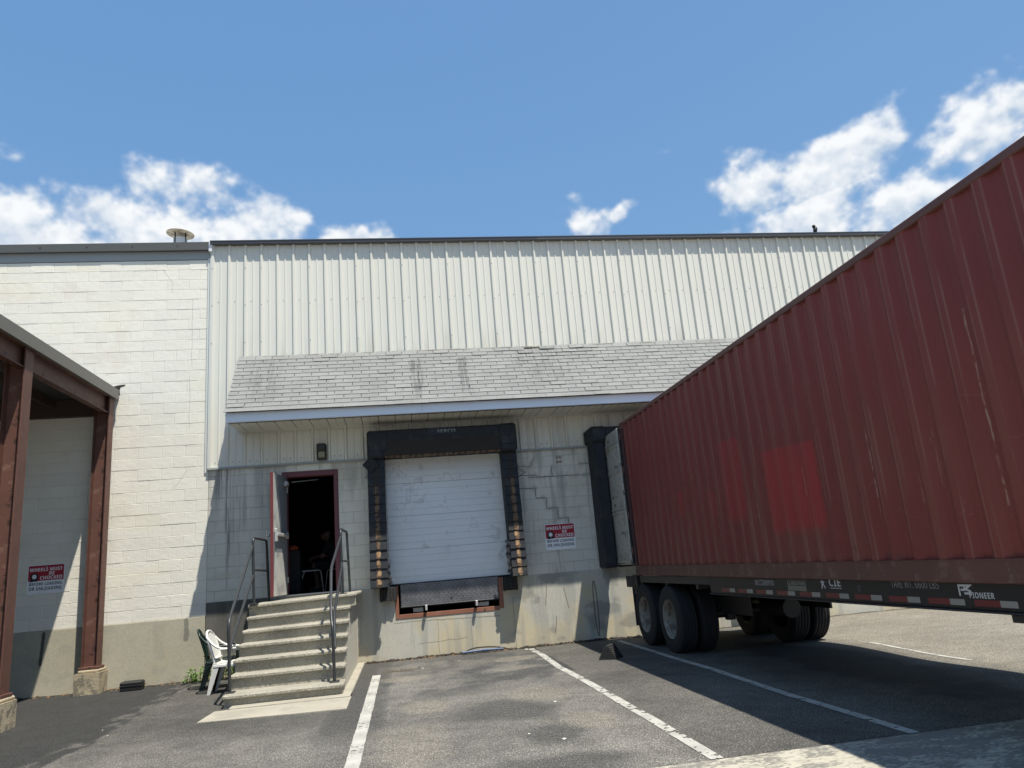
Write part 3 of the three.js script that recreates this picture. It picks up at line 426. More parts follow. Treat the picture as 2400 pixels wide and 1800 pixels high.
{ // siding sheets, one every three ribs
  const RIB = .3048, X0 = .0357, prof = (a, z0) => { // profile of one foot from rib centre to rib centre
    return [[a + .036, 0], [a + .126, 0], [a + .134, .011], [a + .152, .011], [a + .160, 0], [a + RIB - .036, 0], [a + RIB - .016, .041], [a + RIB + .016, .041], [a + RIB + .036, 0]].map(([x, z]) => [x, z + z0]); };
  const sheet = (n, y0, y1, z0, x0) => { const p = [[x0 + n * 3 * RIB - .016, .042 + z0], [x0 + n * 3 * RIB + .016, .042 + z0]]; for (let k = 0; k < 3; k++) p.push(...prof(x0 + n * 3 * RIB + k * RIB, z0)); const o = []; for (let i = 0; i + 1 < p.length; i++) { const [a, za] = p[i], [b, zb] = p[i + 1]; o.push([a, y0, za], [b, y0, zb], [b, y1, zb], [a, y0, za], [b, y1, zb], [a, y1, za]); } return uvPlane(tris([o]), 0, 1); };
  for (let n = 0; n < 16; n++) part(dockB, 'siding_panel', sheet(n, 3.648, 8.035, .012 + (n % 2) * .0015, X0), M.siding);
  part(dockB, 'corner_trim', [cbox(-.012, .05, 3.63, 8.03, -.02, .05, .005), cbox(-.06, -.004, 3.56, 7.78, -.005, .022, .004)], M.trim);
  part(dockB, 'drip_edge', [cbox(.0, 15, 3.612, 3.648, -.005, .058, .004), cbox(0, 15, 3.607, 3.615, .05, .066, .002)], M.flash);
  const s = [], R = rng(3);
  for (let n = 0; n < 49; n++) { const xr = X0 + n * RIB; if (n % 3 === 0 || n === 2) for (const y of [6.02, 6.78, 7.55]) s.push(box(xr - .008, xr + .008, y - .008, y + .008, .053, .058)); s.push(box(xr + .1, xr + .114, 6.86, 6.874, .012, .018)); for (const d of [.09, .21]) s.push(box(xr + d - .008, xr + d + .008, 3.72 + R() * .02, 3.74 + R() * .02, .012, .02)); }
  part(dockB, 'screw', s, M.screw, undefined, true);
  part(dockB, 'roof_edge', [cbox(-.005, 6.5, 8.035, 8.10, -.2, .13, .006), cbox(6.495, 15.1, 8.03, 8.092, -.2, .134, .006), box(-.005, 15.1, 8.086, 8.104, .12, .142)], M.gutter);
}
{ // shingled pent roof over the docks
  const x0 = .52, x1 = 13.2, yT = 5.712, yB = 4.412, zT = .062, zB = 1.157, n = V3(0, zB - zT, yT - yB).normalize(), dn = V3(0, yB - yT, zB - zT).normalize(), E = SH / 14;
  const pent = part(dockB, 'pent_roof', prism([[zT, yT - .03], [zB - .13, yB + .06], [zB - .13, 4.272], [.05, 4.295]], 'x', x0 + .03, x1), M.deckDark, 'sloping shingled awning roof over the dock doors');
  const R = rng(11), list = [];
  for (let r = 0; r < 14; r++) for (let k = -1; k < 42; k++) {
    let a = x0 + k * .305 + (r % 2) * .152 + hash(r, 3, 2) * .03, b = a + .305; if (b < x0 + .03 || a > x1) continue; a = Math.max(a, x0 - (r / 14) * .004); b = Math.min(b, x1);
    list.push([a, b, r, k]);
  }
  list.sort((p, q) => (p[0] > 8.3 ? 1 : 0) - (q[0] > 8.3 ? 1 : 0) || q[2] - p[2]);
  const rest = []; let made = 0;
  const mat = new THREE.Matrix4().makeBasis(V3(1, 0, 0), dn, n);
  for (const [a, b, r, k] of list) {
    const bad = a > 5.7 && a < 7.7 ? Math.max(0, 1 - Math.abs(a - 6.6) / 1.1) * Math.max(0, 1 - r / 4.5) : 0;
    if (bad > .45 && r === 0 && hash(k, r, 7) < .45) continue;
    const s1 = (r + 1) * E + (hash(k, r, 3) - .5) * .005, s0 = s1 - E * 1.35, th = .009, lift = .007 + bad * .03 * hash(k, r, 9) + (hash(k, r, 12) > .93 ? .007 : 0), g = [];
    const q = (x, s, z) => [x, s, z], A = a + (r === 13 ? .0012 : .004 + hash(k, r, 4) * .003), Bx = b - (r === 13 ? .0012 : .004), l2 = lift + bad * .022 * (hash(k, r, 10) - .5);
    const top = [q(A, s0, .004), q(Bx, s0, .004), q(Bx, s1 + bad * .02 * (hash(k, r, 13) - .5), th + l2), q(A, s1, th + lift)], bot = top.map((p) => [p[0], p[1], p[2] - th]);
    const o = [top[0], top[3], top[2], top[0], top[2], top[1]]; for (let i = 0; i < 4; i++) { const j = (i + 1) % 4; o.push(top[i], top[j], bot[j], top[i], bot[j], bot[i]); }
    const geo = uvPlane(tris([o]), 0, 1);
    geo.applyMatrix4(mat); geo.translate(0, yT, zT); geo.computeVertexNormals(); // the frame (x, downslope, outwards) is left-handed
    if (made < 300) { part(pent, 'shingle', geo, M.shingle); made++; } else rest.push(geo);
  }
  part(pent, 'shingle_rows', merge(rest), M.shingle, undefined, true);
  part(pent, 'tar_line', merge(Array.from({ length: 60 }, (_, i) => { const x = x0 + .02 + i * .21; return cbox(x, x + .215, yT - .012 - .012 * hash(i, 1, 3), yT + .008 + .012 * hash(i, 2, 3),   .03, .05 + .03 * hash(i, 3, 3), .006); })), M.mastic, undefined, true);
  const fa = part(pent, 'fascia', [cbox(x0 + .02, 3.9, 4.27, 4.425, zB - .1, zB - .075, .004), cbox(3.902, x1, 4.268, 4.423, zB - .1, zB - .077, .004), box(x0 + .02, x1, 4.258, 4.27, zB - .14, zB - .068)], M.vinyl, 'white fascia board');
  part(pent, 'rake_board', prism([[.06, yT - .05], [zB - .06, yB - .02], [zB - .1, 4.275], [.05, 4.3]], 'x', x0 + .012, x0 + .03), M.vinyl);
  for (let i = 0; i < 42; i++) { const a = x0 + .03 + i * .302; part(pent, 'soffit_panel', [cbox(a, a + .143, 4.276, 4.288, .052, zB - .1, .003), cbox(a + .155, a + .298, 4.276, 4.288, .052, zB - .1, .003)], M.soffit); }
  part(pent, 'soffit_trim', [cbox(x0 + .03, x1, 4.262, 4.278, .05, .09, .003)], M.soffit);
}
{ // entrance: maroon frame, open grey leaf
  part(dockB, 'door_frame', [cbox(1.302, 1.392, 1.28, 3.488, -.2, .012, .006), cbox(2.232, 2.312, 1.28, 3.488, -.2, .012, .006), cbox(1.392, 2.232, 3.392, 3.486, -.2, .011, .006)], M.maroon, 'maroon steel door frame');
  part(dockB, 'door_sill', cbox(1.32, 2.30, 1.262, 1.29, -.2, .03, .005), M.steel);
  // leaf swings on x = 1.395, opened a little past square
  const L = .885, ang = Math.atan2(.105, L), place = (g) => { g.rotateY(-ang); g.translate(1.392, 0, .018); return g; };
  const leaf = part(dockB, 'door', place(cbox(-.045, 0, 1.292, 3.385, 0, L - .012, .003)), M.doorGrey, 'grey steel door standing open with reflected light painted on as pale patches');
  part(leaf, 'edge_strip', place(cbox(-.048, .003, 1.29, 3.387, L - .012, L, .002)), M.redEdge);
  part(leaf, 'light_patch', [place(prism([[.64, 3.372], [L - .014, 3.372], [L - .014, 2.36], [.36, 2.36]], 'x', 0, .003)), place(prism([[.28, 2.02], [L - .11, 2.02], [L - .015, 1.30], [.05, 1.30]], 'x', 0, .003))], M.doorPatch);  // pale patches laid on the leaf as painted reflected light
  part(leaf, 'push_bar', [place(cbox(.003, .045, 2.2, 2.42, L - .15, L - .075, .008)), place(cbox(.012, .06, 2.29, 2.35, .1, L - .1, .012)), place(cbox(.003, .05, 2.27, 2.37, .07, .12, .008))], M.galv);
  part(leaf, 'handle', [place(cyl(0, 0, 0, .012, .1, 10).rotateZ(Math.PI / 2).translate(-.045, 2.31, L - .09)), place(cyl(0, 0, 0, .014, .16, 10).translate(-.14, 2.24, L - .09)), place(new THREE.SphereGeometry(.03, 12, 8).translate(-.1, 2.31, L - .09))], M.chrome);
  part(leaf, 'door_closer', [place(cyl(0, 0, 0, .04, .1, 14).rotateX(Math.PI / 2).translate(.06, 3.24, .2)), place(cbox(.003, .07, 3.2, 3.29, .12, .24, .008)), bar([1.50, 3.27, .2], [1.95, 3.33, -.1], .012, .005)], M.steel);
  part(leaf, 'hinge', [1.5, 2.3, 3.1].map((y) => cyl(1.398, y, .014, .012, .1, 8)), M.steel);
}
{ // roll-up door in the open bay, sections of four flutes each
  const dd = part(dockB, 'roll_door', [box(3.19, 5.43, 1.31, 3.67, -.13, -.09)], M.rollDoor, 'white sectional dock door, closed, dented at the bottom');
  for (let i = 0; i < 4; i++) { const a = 1.312 + i * .61, g = []; for (let k = 0; k < 5; k++) { const h = .61 / 5, y = a + k * h; if (y > 3.66) break; g.push(cbox(3.192, 5.428, y + (k ? .0006 : .003), Math.min(y + h - .0006, 3.665), -.09, -.05, k === 0 || k === 4 ? .004 : .003)); } part(dd, 'door_section', g, M.rollDoor); }
  part(dd, 'bottom_seal', cbox(3.195, 5.425, 1.285, 1.312, -.1, -.052, .005), M.rubber);
  part(dd, 'dent', [prism([[3.82, 1.33], [3.93, 1.325], [3.9, 1.40]], 'z', -.06, -.044), prism([[3.2, 1.33], [3.27, 1.34], [3.23, 1.42]], 'z', -.06, -.03)], M.rollDoor);
  part(dockB, 'door_jamb', [cbox(3.172, 3.192, 1.27, 3.67, -.3, -.01, .003), cbox(5.428, 5.448, 1.27, 3.67, -.3, -.01, .003)], M.black);
  part(dockB, 'roll_door', [box(7.5, 9.72, 3.2, 3.67, -.13, -.09)], M.rollDoor);
}
{ // interior far behind the open bay two is dark; a leveler pit recess under bay one
  part(dockB, 'leveler_pit', [box(3.33, 5.22, .62, .752, -1.2, -.301), box(3.31, 3.335, .7, 1.28, -1.2, -.301), box(5.215, 5.24, .7, 1.28, -1.2, -.301), box(3.3, 5.25, .7, 1.2, -1.25, -1.2), box(3.3, 5.25, 1.17, 1.2, -1.2, -.301)], M.pit);
}

// ------------------------------------------------------------------ stairs and handrails
{
  const hs = [.165, .357, .536, .708, .885, 1.065, 1.24], zs = [3.58, 3.18, 2.93, 2.66, 2.39, 2.07, 1.80, 0], tilt = [.0, .0, .004, .01, .022, .036, .045];
  const st = thing('concrete_stairs', 'worn precast concrete stairs of seven steps up to the open door', 'stairs', [1.85, 0, 1.8]);
  for (let k = 0; k < 7; k++) {
    const h = hs[k], f = zs[k], b = zs[k + 1], last = k === 6, xa = last ? 1.05 : 1.085, xb = last ? 2.69 : 2.605, g = [cbox(xa, xb, h - .052, h, last ? .06 : b - .06, f, .014), cbox(xa + .012, xb - .012, (k ? hs[k - 1] : 0) - .02, h - .055, f - .14, f - .045, .004)];
    part(st, 'step', merge(g.map((q) => rot(q, [0, 0, 1], Math.atan2(tilt[k], 1.55), [1.85, h, f]))), M.steps);
  }
  const side = [[.02, 0], [zs[0] - .06, 0]]; for (let k = 0; k < 7; k++) { side.push([zs[k] - .06, hs[k] - .06]); if (k < 6) side.push([zs[k + 1] - .06, hs[k] - .06]); } side.push([.02, hs[6] - .06]);
  for (const [a, b] of [[1.12, 1.2], [2.47, 2.568]]) part(st, 'side_wall', prism(side, 'x', a, b), M.concrete);
  const fl = []; for (let z = .1; z < 3.44; z += .085) { let k = 6; while (k > 0 && z + .045 > zs[k] - .06) k--; fl.push(cbox(2.56, 2.584, .0, hs[k] - .07, z, z + .05, .008)); }
  part(st, 'side_rib', fl, M.concrete, undefined, true);
  const rail = (label, at, P) => { const r = thing('handrail', label, 'handrail', at); part(r, 'rail', pipe(P.top, .0215, .12), M.rail); part(r, 'post', pipe(P.frame, .0215, .1), M.rail); part(r, 'rail', pipe(P.mid, .0195, .05), M.rail); part(r, 'crossbar', pipe(P.cross, .0195, .03), M.rail); for (const b of P.feet) part(r, 'base_plate', cbox(b[0] - .065, b[0] + .065, b[1], b[1] + .014, b[2] - .065, b[2] + .065, .003), M.rail); return r; };
  rail('dark steel handrail on the left side of the concrete stairs', [1.13, 0, 3.36], {
    top: [[1.136, .166, 3.36], [1.125, 1.06, 3.42], [1.13, 2.11, 1.81]], frame: [[1.145, 1.22, 1.8], [1.13, 2.23, 1.81], [1.118, 2.25, .55], [1.14, 1.22, .42]],
    mid: [[1.13, .70, 3.39], [1.134, 1.655, 1.8]], cross: [[1.133, 1.735, 1.8], [1.13, 1.735, .46]], feet: [[1.136, .166, 3.36], [1.145, 1.22, 1.8]] });
  rail('bent dark steel handrail on the right side of the concrete stairs', [2.48, 0, 3.34], {
    top: [[2.474, .18, 3.36], [2.468, .855, 3.4], [2.44, 1.0, 3.28], [2.426, 1.201, 3.1], [2.393, 1.66, 2.6], [2.47, 2.15, 1.72]], frame: [[2.485, 1.26, 1.72], [2.469, 2.275, 1.72], [2.482, 2.285, .5], [2.506, 1.26, .42]],
    mid: [[2.49, .60, 3.36], [2.45, 1.02, 2.9], [2.485, 1.738, 1.72]], cross: [[2.48, 1.775, 1.72], [2.485, 1.78, .45]], feet: [[2.474, .168, 3.36], [2.485, 1.26, 1.72]] });
  const pd = struct('stair_slab', merge([cbox(2.55, 2.70, -.05, .035, .05, 3.7, .008), cbox(1.2, 2.70, -.05, .032, 3.35, 3.72, .008), prism([[1.0, -4.42], [2.715, -4.58], [2.71, -3.66], [1.03, -3.72]], 'y', -.05, .012)]), M.pad);
}
// ------------------------------------------------------------------ dock seals
{
  const seal = thing('dock_seal', 'black dock seal with worn brown pleats around the white dock door', 'dock seal', [4.3, 0, .2]);
  const R = rng(8), poly = (cx, cy, w, h, z, j = .35) => { const o = []; const N = 9; for (let i = 0; i < N; i++) { const a = (i + .5) / N * 2 * Math.PI, q = Math.max(Math.abs(Math.cos(a)), Math.abs(Math.sin(a))), k = (1 - j * R()) / q; o.push([cx + Math.cos(a) * w / 2 * k, cy + Math.sin(a) * h / 2 * k]); } return prism(o, 'z', z, z + .004); };
  const side = (x0, x1, lean, sgn) => {
    const yb = 1.275, yt = 3.68, pad = part(seal, 'side_pad', prism([[x0 + lean, yb], [x1 + lean, yb], [x1, yt], [x0, yt]], 'z', .01, .36), M.sealBlack);
    const N = 14, h = (yt - yb - .12) / N;
    for (let i = 0; i < N; i++) {
      const y = yt - .1 - (i + 1) * h, l = lean * (1 - (y - yb) / (yt - yb)), t = .02 + .012 * R(), tw = (R() - .5) * .05;
      const g = cbox(x0 + l - .006, x1 + l + .006 + .006 * R(), y - .018, y + h, .35, .36 + t, .005); const pa = -.1 - .05 * R(); rot(g, [1, 0, 0], pa, [0, y + h, .36]); rot(g, [0, 0, 1], tw * .4, [(x0 + x1) / 2, y, .4]);
      part(pad, 'pleat', g, M.sealBlack);
      const w = .085 * (.75 + .4 * R()), k = sstep(0, 1, i / N), z = .36 + t + .001;
      const s = poly((x0 + x1) / 2 + l + .012 * sgn, y + h * .42, w * 1.1, h * 1.02, z, .14); rot(s, [1, 0, 0], pa, [0, y + h, .36]); part(pad, 'wear_strip', s, i < 3 ? M.sealDark : M.sealBrown);
      if (i > 8 && R() < .85) { const s2 = poly((x0 + x1) / 2 + l + .02 * (R() - .5), y + h * (.35 + .3 * R()), w * .95, h * .66, z + .006, .35); rot(s2, [1, 0, 0], pa, [0, y + h, .36]); part(pad, 'torn_foam', s2, M.foam); }
    }
    return pad;
  };
  side(2.885, 3.185, -.02, 0); side(5.375, 5.64, .035, 1);
  const hd = part(seal, 'header', [cbox(2.90, 5.655, 3.60, 4.09, .01, .49, .03), cbox(2.885, 3.19, 3.58, 4.085, .02, .51, .035), cbox(5.34, 5.67, 3.57, 4.1, .02, .51, .035)], M.sealBlack);
  part(hd, 'wear_strip', [cbox(3.2, 5.34, 3.615, 3.87, .486, .496, .004)], M.sealDark);
  for (const x of [3.0, 5.36]) for (const y of [3.72, 3.88]) part(hd, 'pleat', rot(cbox(x, x + .24, y - .02, y + .15, .5, .522, .004), [1, 0, 0], -.08, [0, y + .15, .5]), M.sealBlack);
  part(hd, 'torn_edge', merge(Array.from({ length: 22 }, (_, i) => { const x = 3.2 + i * .098; return rot(cbox(x, x + .1, 3.585 - .03 * R(), 3.62, .40, .47, .008), [0, 0, 1], (R() - .5) * .1, [x, 3.6, 0]); })), M.sealBrown, undefined, true);
  part(seal, 'torn_flap', [rot(cbox(2.83, 3.05, 3.36, 3.58, .40, .44, .01), [0, 0, 1], .75, [2.94, 3.47, 0])], M.sealBlack);
  part(seal, 'torn_flap', rot(cbox(2.88, 3.0, 3.4, 3.53, .442, .452, .004), [0, 0, 1], .6, [2.94, 3.47, 0]), M.sealDark);
  const scrap = (x, y0, n, s) => { const g = []; for (let i = 0; i < n; i++) { const y = y0 + i * .045 + .02 * R(); g.push(rot(cbox(x - .03, x + .03 * R(), y, y + .06, .36, .37 + .03 * R(), .003), [0, 0, 1], (R() - .5) * 1.2 * s, [x, y, .37])); } return merge(g); };
  part(seal, 'shredded_fabric', scrap(5.36, 1.34, 13, 1), M.sealBlack, undefined, true); part(seal, 'shredded_fabric', scrap(3.2, 1.29, 9, 1), M.sealBlack, undefined, true);
  { const c = document.createElement('canvas'); c.width = 512; c.height = 128; const x = c.getContext('2d'); x.fillStyle = '#232a34'; x.fillRect(0, 0, 512, 128); x.strokeStyle = '#6d7682'; x.lineWidth = 4; x.strokeRect(8, 14, 118, 96); x.strokeStyle = '#4a535c'; x.lineWidth = 7; x.beginPath(); x.moveTo(30, 84); x.quadraticCurveTo(60, 30, 104, 46); x.moveTo(44, 92); x.quadraticCurveTo(76, 56, 110, 62); x.stroke(); x.font = 'bold 92px sans-serif'; x.fillStyle = '#8e9a97'; x.textBaseline = 'alphabetic'; const w = x.measureText('SERCO').width; x.save(); x.translate(150, 98); x.scale(350 / w, 1); x.fillText('SERCO', 0, 0); x.restore(); x.fillStyle = 'rgba(35,42,52,.5)'; x.fillRect(0, 78, 512, 50);
    const t = finish(new THREE.CanvasTexture(c), true), p = new THREE.BoxGeometry(.52, .13, .004); part(hd, 'logo_panel', p.translate(4.28, 4.015, .493), std([1, 1, 1], .7, { map: t }), 'faded pale lettering on the black header'); }
  const s2 = thing('dock_seal', 'black dock seal pad beside the red container', 'dock seal', [7.3, 0, .2]);
  part(s2, 'side_pad', [cbox(7.13, 7.37, 1.28, 3.66, .01, .48, .03)], M.sealBlack); part(s2, 'side_pad', cbox(9.9, 10.14, 1.28, 3.66, .01, .48, .03), M.sealBlack);
  part(s2, 'header', [cbox(7.10, 10.17, 3.63, 3.93, .01, .5, .04), cbox(7.085, 7.42, 3.62, 3.94, .0, .54, .05)], M.sealBlack);
  part(s2, 'strap', [box(7.12, 7.14, 3.18, 3.25, .3, .4), box(7.11, 7.135, 2.24, 2.36, .3, .42)], M.sealBlack);
}
{ const s3 = thing('dock_seal', 'black dock seal in the dark under the brown canopy at the left edge', 'dock seal', [-5, 0, .2]); for (const x of [-3.86, -6.4]) part(s3, 'side_pad', cbox(x, x + .28, 1.27, 3.7, .02, .46, .03), M.sealBlack); part(s3, 'header', cbox(-6.42, -3.56, 3.66, 4.1, .02, .5, .04), M.sealBlack); part(s3, 'curtain', cbox(-6.1, -3.85, 1.1, 3.66, .02, .06, .01), M.sealBlack); }
// ------------------------------------------------------------------ leveler and bumpers
{
  const lv = thing('dock_leveler', 'grey diamond plate dock leveler lip in a rusty red frame under the white door', 'dock leveler', [4.27, .75, 0]);
  part(lv, 'pit_frame', [cbox(3.27, 3.335, .705, 1.28, -.06, .018, .004), cbox(5.17, 5.25, .73, 1.28, -.06, .018, .004), cbox(3.335, 5.17, .70, .775, -.06, .016, .004)], M.frameRust);
  const g = cbox(3.375, 5.165, .905, 1.3, .0, .03, .004); part(lv, 'lip_plate', uvPlane(g, 0, 1), M.plate);
  part(lv, 'lip_hinge', [pipe([[3.375, .9, .02], [5.165, .9, .02]], .016, 0)], M.chassis); part(lv, 'lifting_hole', cyl(0, 0, 0, .016, .004, 12).rotateX(Math.PI / 2).translate(4.29, .99, .03), M.black);
  for (const x of [3.822, 4.74]) part(lv, 'lip_keeper', [cbox(x - .02, x + .02, .815, .91, -.05, .13, .006)], M.galv);
  part(lv, 'pump_box', [cbox(3.585, 3.775, .785, .868, -.28, -.12, .006)], M.steel); part(lv, 'pump_box', [cbox(4.785, 4.985, .79, .868, -.28, -.1, .006)], M.galv);
  const bm = (x0, x1, y0, y1, label) => { const b = thing('dock_bumper', label, 'dock bumper', [(x0 + x1) / 2, y0, .01], 'rubber bumpers beside the dock leveler'); part(b, 'rubber_block', Array.from({ length: 5 }, (_, i) => { const w = (x1 - x0) / 5; return cbox(x0 + i * w + .001, x0 + (i + 1) * w - .001, y0 + .004 * (i % 2), y1, .012, .13 + .006 * (i % 3), .006); }), M.rubber); part(b, 'end_angle', [cbox(x0 - .006, x0, y0 - .01, y1, .008, .11, .002), cbox(x1, x1 + .006, y0 - .01, y1, .008, .11, .002)], M.black); };
  bm(3.01, 3.3, 1.03, 1.262, 'laminated black rubber bumper left of the diamond plate leveler'); bm(5.265, 5.515, 1.035, 1.28, 'laminated black rubber bumper right of the diamond plate leveler');
}
// ------------------------------------------------------------------ signs, lamp, small wall things
{
  const c = document.createElement('canvas'); c.width = 768; c.height = 600; const x = c.getContext('2d');
  const rr = (a, b, w, h, r) => { x.beginPath(); x.moveTo(a + r, b); x.arcTo(a + w, b, a + w, b + h, r); x.arcTo(a + w, b + h, a, b + h, r); x.arcTo(a, b + h, a, b, r); x.arcTo(a, b, a + w, b, r); x.closePath(); };
  x.fillStyle = '#f2f5f6'; x.fillRect(0, 0, 768, 600); x.save(); rr(14, 12, 740, 420, 26); x.clip(); x.fillStyle = '#a51c2e'; x.fillRect(0, 0, 768, 328); x.restore();
  const txt = (s, l, b, w, h, f) => { x.font = 'bold 100px sans-serif'; x.fillStyle = f; x.save(); x.translate(l, b); x.scale(w / x.measureText(s).width, h / 73); x.fillText(s, 0, 0); x.restore(); };
  txt('WHEELS MUST', 36, 132, 690, 72, '#eef0f0'); txt('BE', 436, 216, 132, 68, '#eef0f0'); txt('CHOCKED', 256, 306, 474, 74, '#eef0f0');
  txt('BEFORE LOADING', 38, 424, 690, 64, '#0a1020'); txt('OR UNLOADING', 38, 522, 690, 68, '#0a1020');
  x.fillStyle = '#10131a'; x.beginPath(); for (let i = 0; i < 72; i++) { const a = i / 72 * 2 * Math.PI, r = i % 4 < 2 ? 92 : 82; x.lineTo(142 + r * Math.cos(a), 244 + r * Math.sin(a)); } x.closePath(); x.fill(); x.beginPath(); x.moveTo(46, 348); x.lineTo(86, 276); x.lineTo(214, 312); x.lineTo(226, 336); x.lineTo(150, 336); x.closePath(); x.fill();
  x.fillStyle = '#e6eaea'; x.beginPath(); x.arc(142, 240, 48, 0, 7); x.fill();
  x.fillStyle = '#22262c'; for (const [a, b, r] of [[384, 26, 5], [384, 540, 6]]) { x.beginPath(); x.arc(a, b, r, 0, 7); x.fill(); }
  const t = finish(new THREE.CanvasTexture(c), true);
  const sign = (cx, cy, label) => {
    const s = thing('warning_sign', label, 'sign', [cx, cy, .015], 'wheel chock warning signs'), W = .585, H = .485, r = .035, sh = new THREE.Shape(); sh.moveTo(-W / 2 + r, -H / 2); sh.lineTo(W / 2 - r, -H / 2); sh.quadraticCurveTo(W / 2, -H / 2, W / 2, -H / 2 + r); sh.lineTo(W / 2, H / 2 - r); sh.quadraticCurveTo(W / 2, H / 2, W / 2 - r, H / 2); sh.lineTo(-W / 2 + r, H / 2); sh.quadraticCurveTo(-W / 2, H / 2, -W / 2, H / 2 - r); sh.lineTo(-W / 2, -H / 2 + r); sh.quadraticCurveTo(-W / 2, -H / 2, -W / 2 + r, -H / 2);
    const g = new THREE.ExtrudeGeometry(sh, { depth: .003, bevelEnabled: false }).translate(cx, cy, .008), q = uvPlane(g, 0, 1), u = q.attributes.uv; for (let i = 0; i < u.count; i++) u.setXY(i, (u.getX(i) - cx) / W + .5, (u.getY(i) - cy) / H + .5);
    part(s, 'panel', q, std([1, 1, 1], .4, { map: t })); part(s, 'bolt', [0, 1].map((k) => cyl(0, 0, 0, .009, .006, 10).rotateX(Math.PI / 2).translate(cx, cy + (k ? .21 : -.19), .011)), M.galv, undefined, true);
  };
  sign(6.43, 1.935, 'red and white wheel chock warning sign on cracked block wall between the docks'); sign(-2.625, 1.9, 'red and white wheel chock warning sign half shaded under the brown steel canopy');
  const lm = thing('wall_lamp', 'dark bronze wall light with a yellowed lens above the open door', 'lamp', [2.04, 3.66, .045]);
  part(lm, 'housing', [cbox(1.952, 2.124, 3.675, 3.96, .03, .1, .012), cbox(1.952, 2.124, 3.83, 3.962, .05, .2, .02), cbox(1.952, 1.966, 3.675, 3.84, .1, .165, .004), cbox(2.11, 2.124, 3.675, 3.84, .1, .165, .004), cbox(1.952, 2.124, 3.67, 3.685, .05, .165, .004)], M.bronze); part(lm, 'lens', cbox(1.966, 2.11, 3.685, 3.83, .1, .15, .02), M.lens);
  for (let i = 0; i < 4; i++) { const p = thing('pipe_plug', ['upper left', 'upper right', 'lower left', 'lower right'][i] + ' of four rusty round plugs on the block wall above the sign', 'plug', [6.515 + (i % 2) * .062, 3.455 - (i >> 1) * .088, 0], 'four rusty plugs in the block wall'); const [X, Y] = [p.position.x, p.position.y]; part(p, 'flange', cyl(0, 0, 0, .025, .016, 14).rotateX(Math.PI / 2).translate(X, Y, 0), M.frameRust); part(p, 'hex_head', cyl(0, 0, 0, .014, .03, 6).rotateX(Math.PI / 2).translate(X, Y, .002), M.galv); }
  const ap = thing('wall_bracket', 'small steel bracket on the block wall left of the dock seal', 'bracket', [2.83, 3.3, 0]); part(ap, 'plate', cbox(2.81, 2.85, 3.27, 3.33, 0, .02, .003), M.steel); part(ap, 'bolt', cyl(0, 0, 0, .008, .02, 8).rotateX(Math.PI / 2).translate(2.83, 3.3, .015), M.black);
  const ap2 = thing('wall_bracket', 'small steel bracket on the cracked block wall right of the dock seal', 'bracket', [5.7, 3.3, 0]); part(ap2, 'plate', cbox(5.68, 5.72, 3.2, 3.28, 0, .02, .003), M.steel); part(ap2, 'bolt', cyl(0, 0, 0, .008, .02, 8).rotateX(Math.PI / 2).translate(5.7, 3.24, .015), M.black);
  // bird on the roof edge
  const bd = thing('bird', 'small dark bird standing on the roof edge of the metal siding', 'bird', [12.87, 8.104, .08]);
  const body = new THREE.SphereGeometry(1, 18, 12).scale(.045, .075, .05).rotateZ(-.35).translate(12.87, 8.19, .08), head = new THREE.SphereGeometry(.033, 14, 10).translate(12.845, 8.275, .085); const neck = cyl(0, 0, 0, .03, .06, 10, .04).rotateZ(.2).translate(12.858, 8.22, .082), tail = bar([12.885, 8.17, .08], [12.925, 8.075, .07], .035, .012);
  part(bd, 'body', [body, neck, head, tail], M.black); part(bd, 'beak', new THREE.ConeGeometry(.009, .035, 8).rotateZ(Math.PI / 2).translate(12.80, 8.275, .088), M.black); for (const d of [-.012, .014]) part(bd, 'leg', bar([12.87 + d, 8.13, .08 + d], [12.865 + d, 8.1, .08 + d], .006, .006), M.black);
}
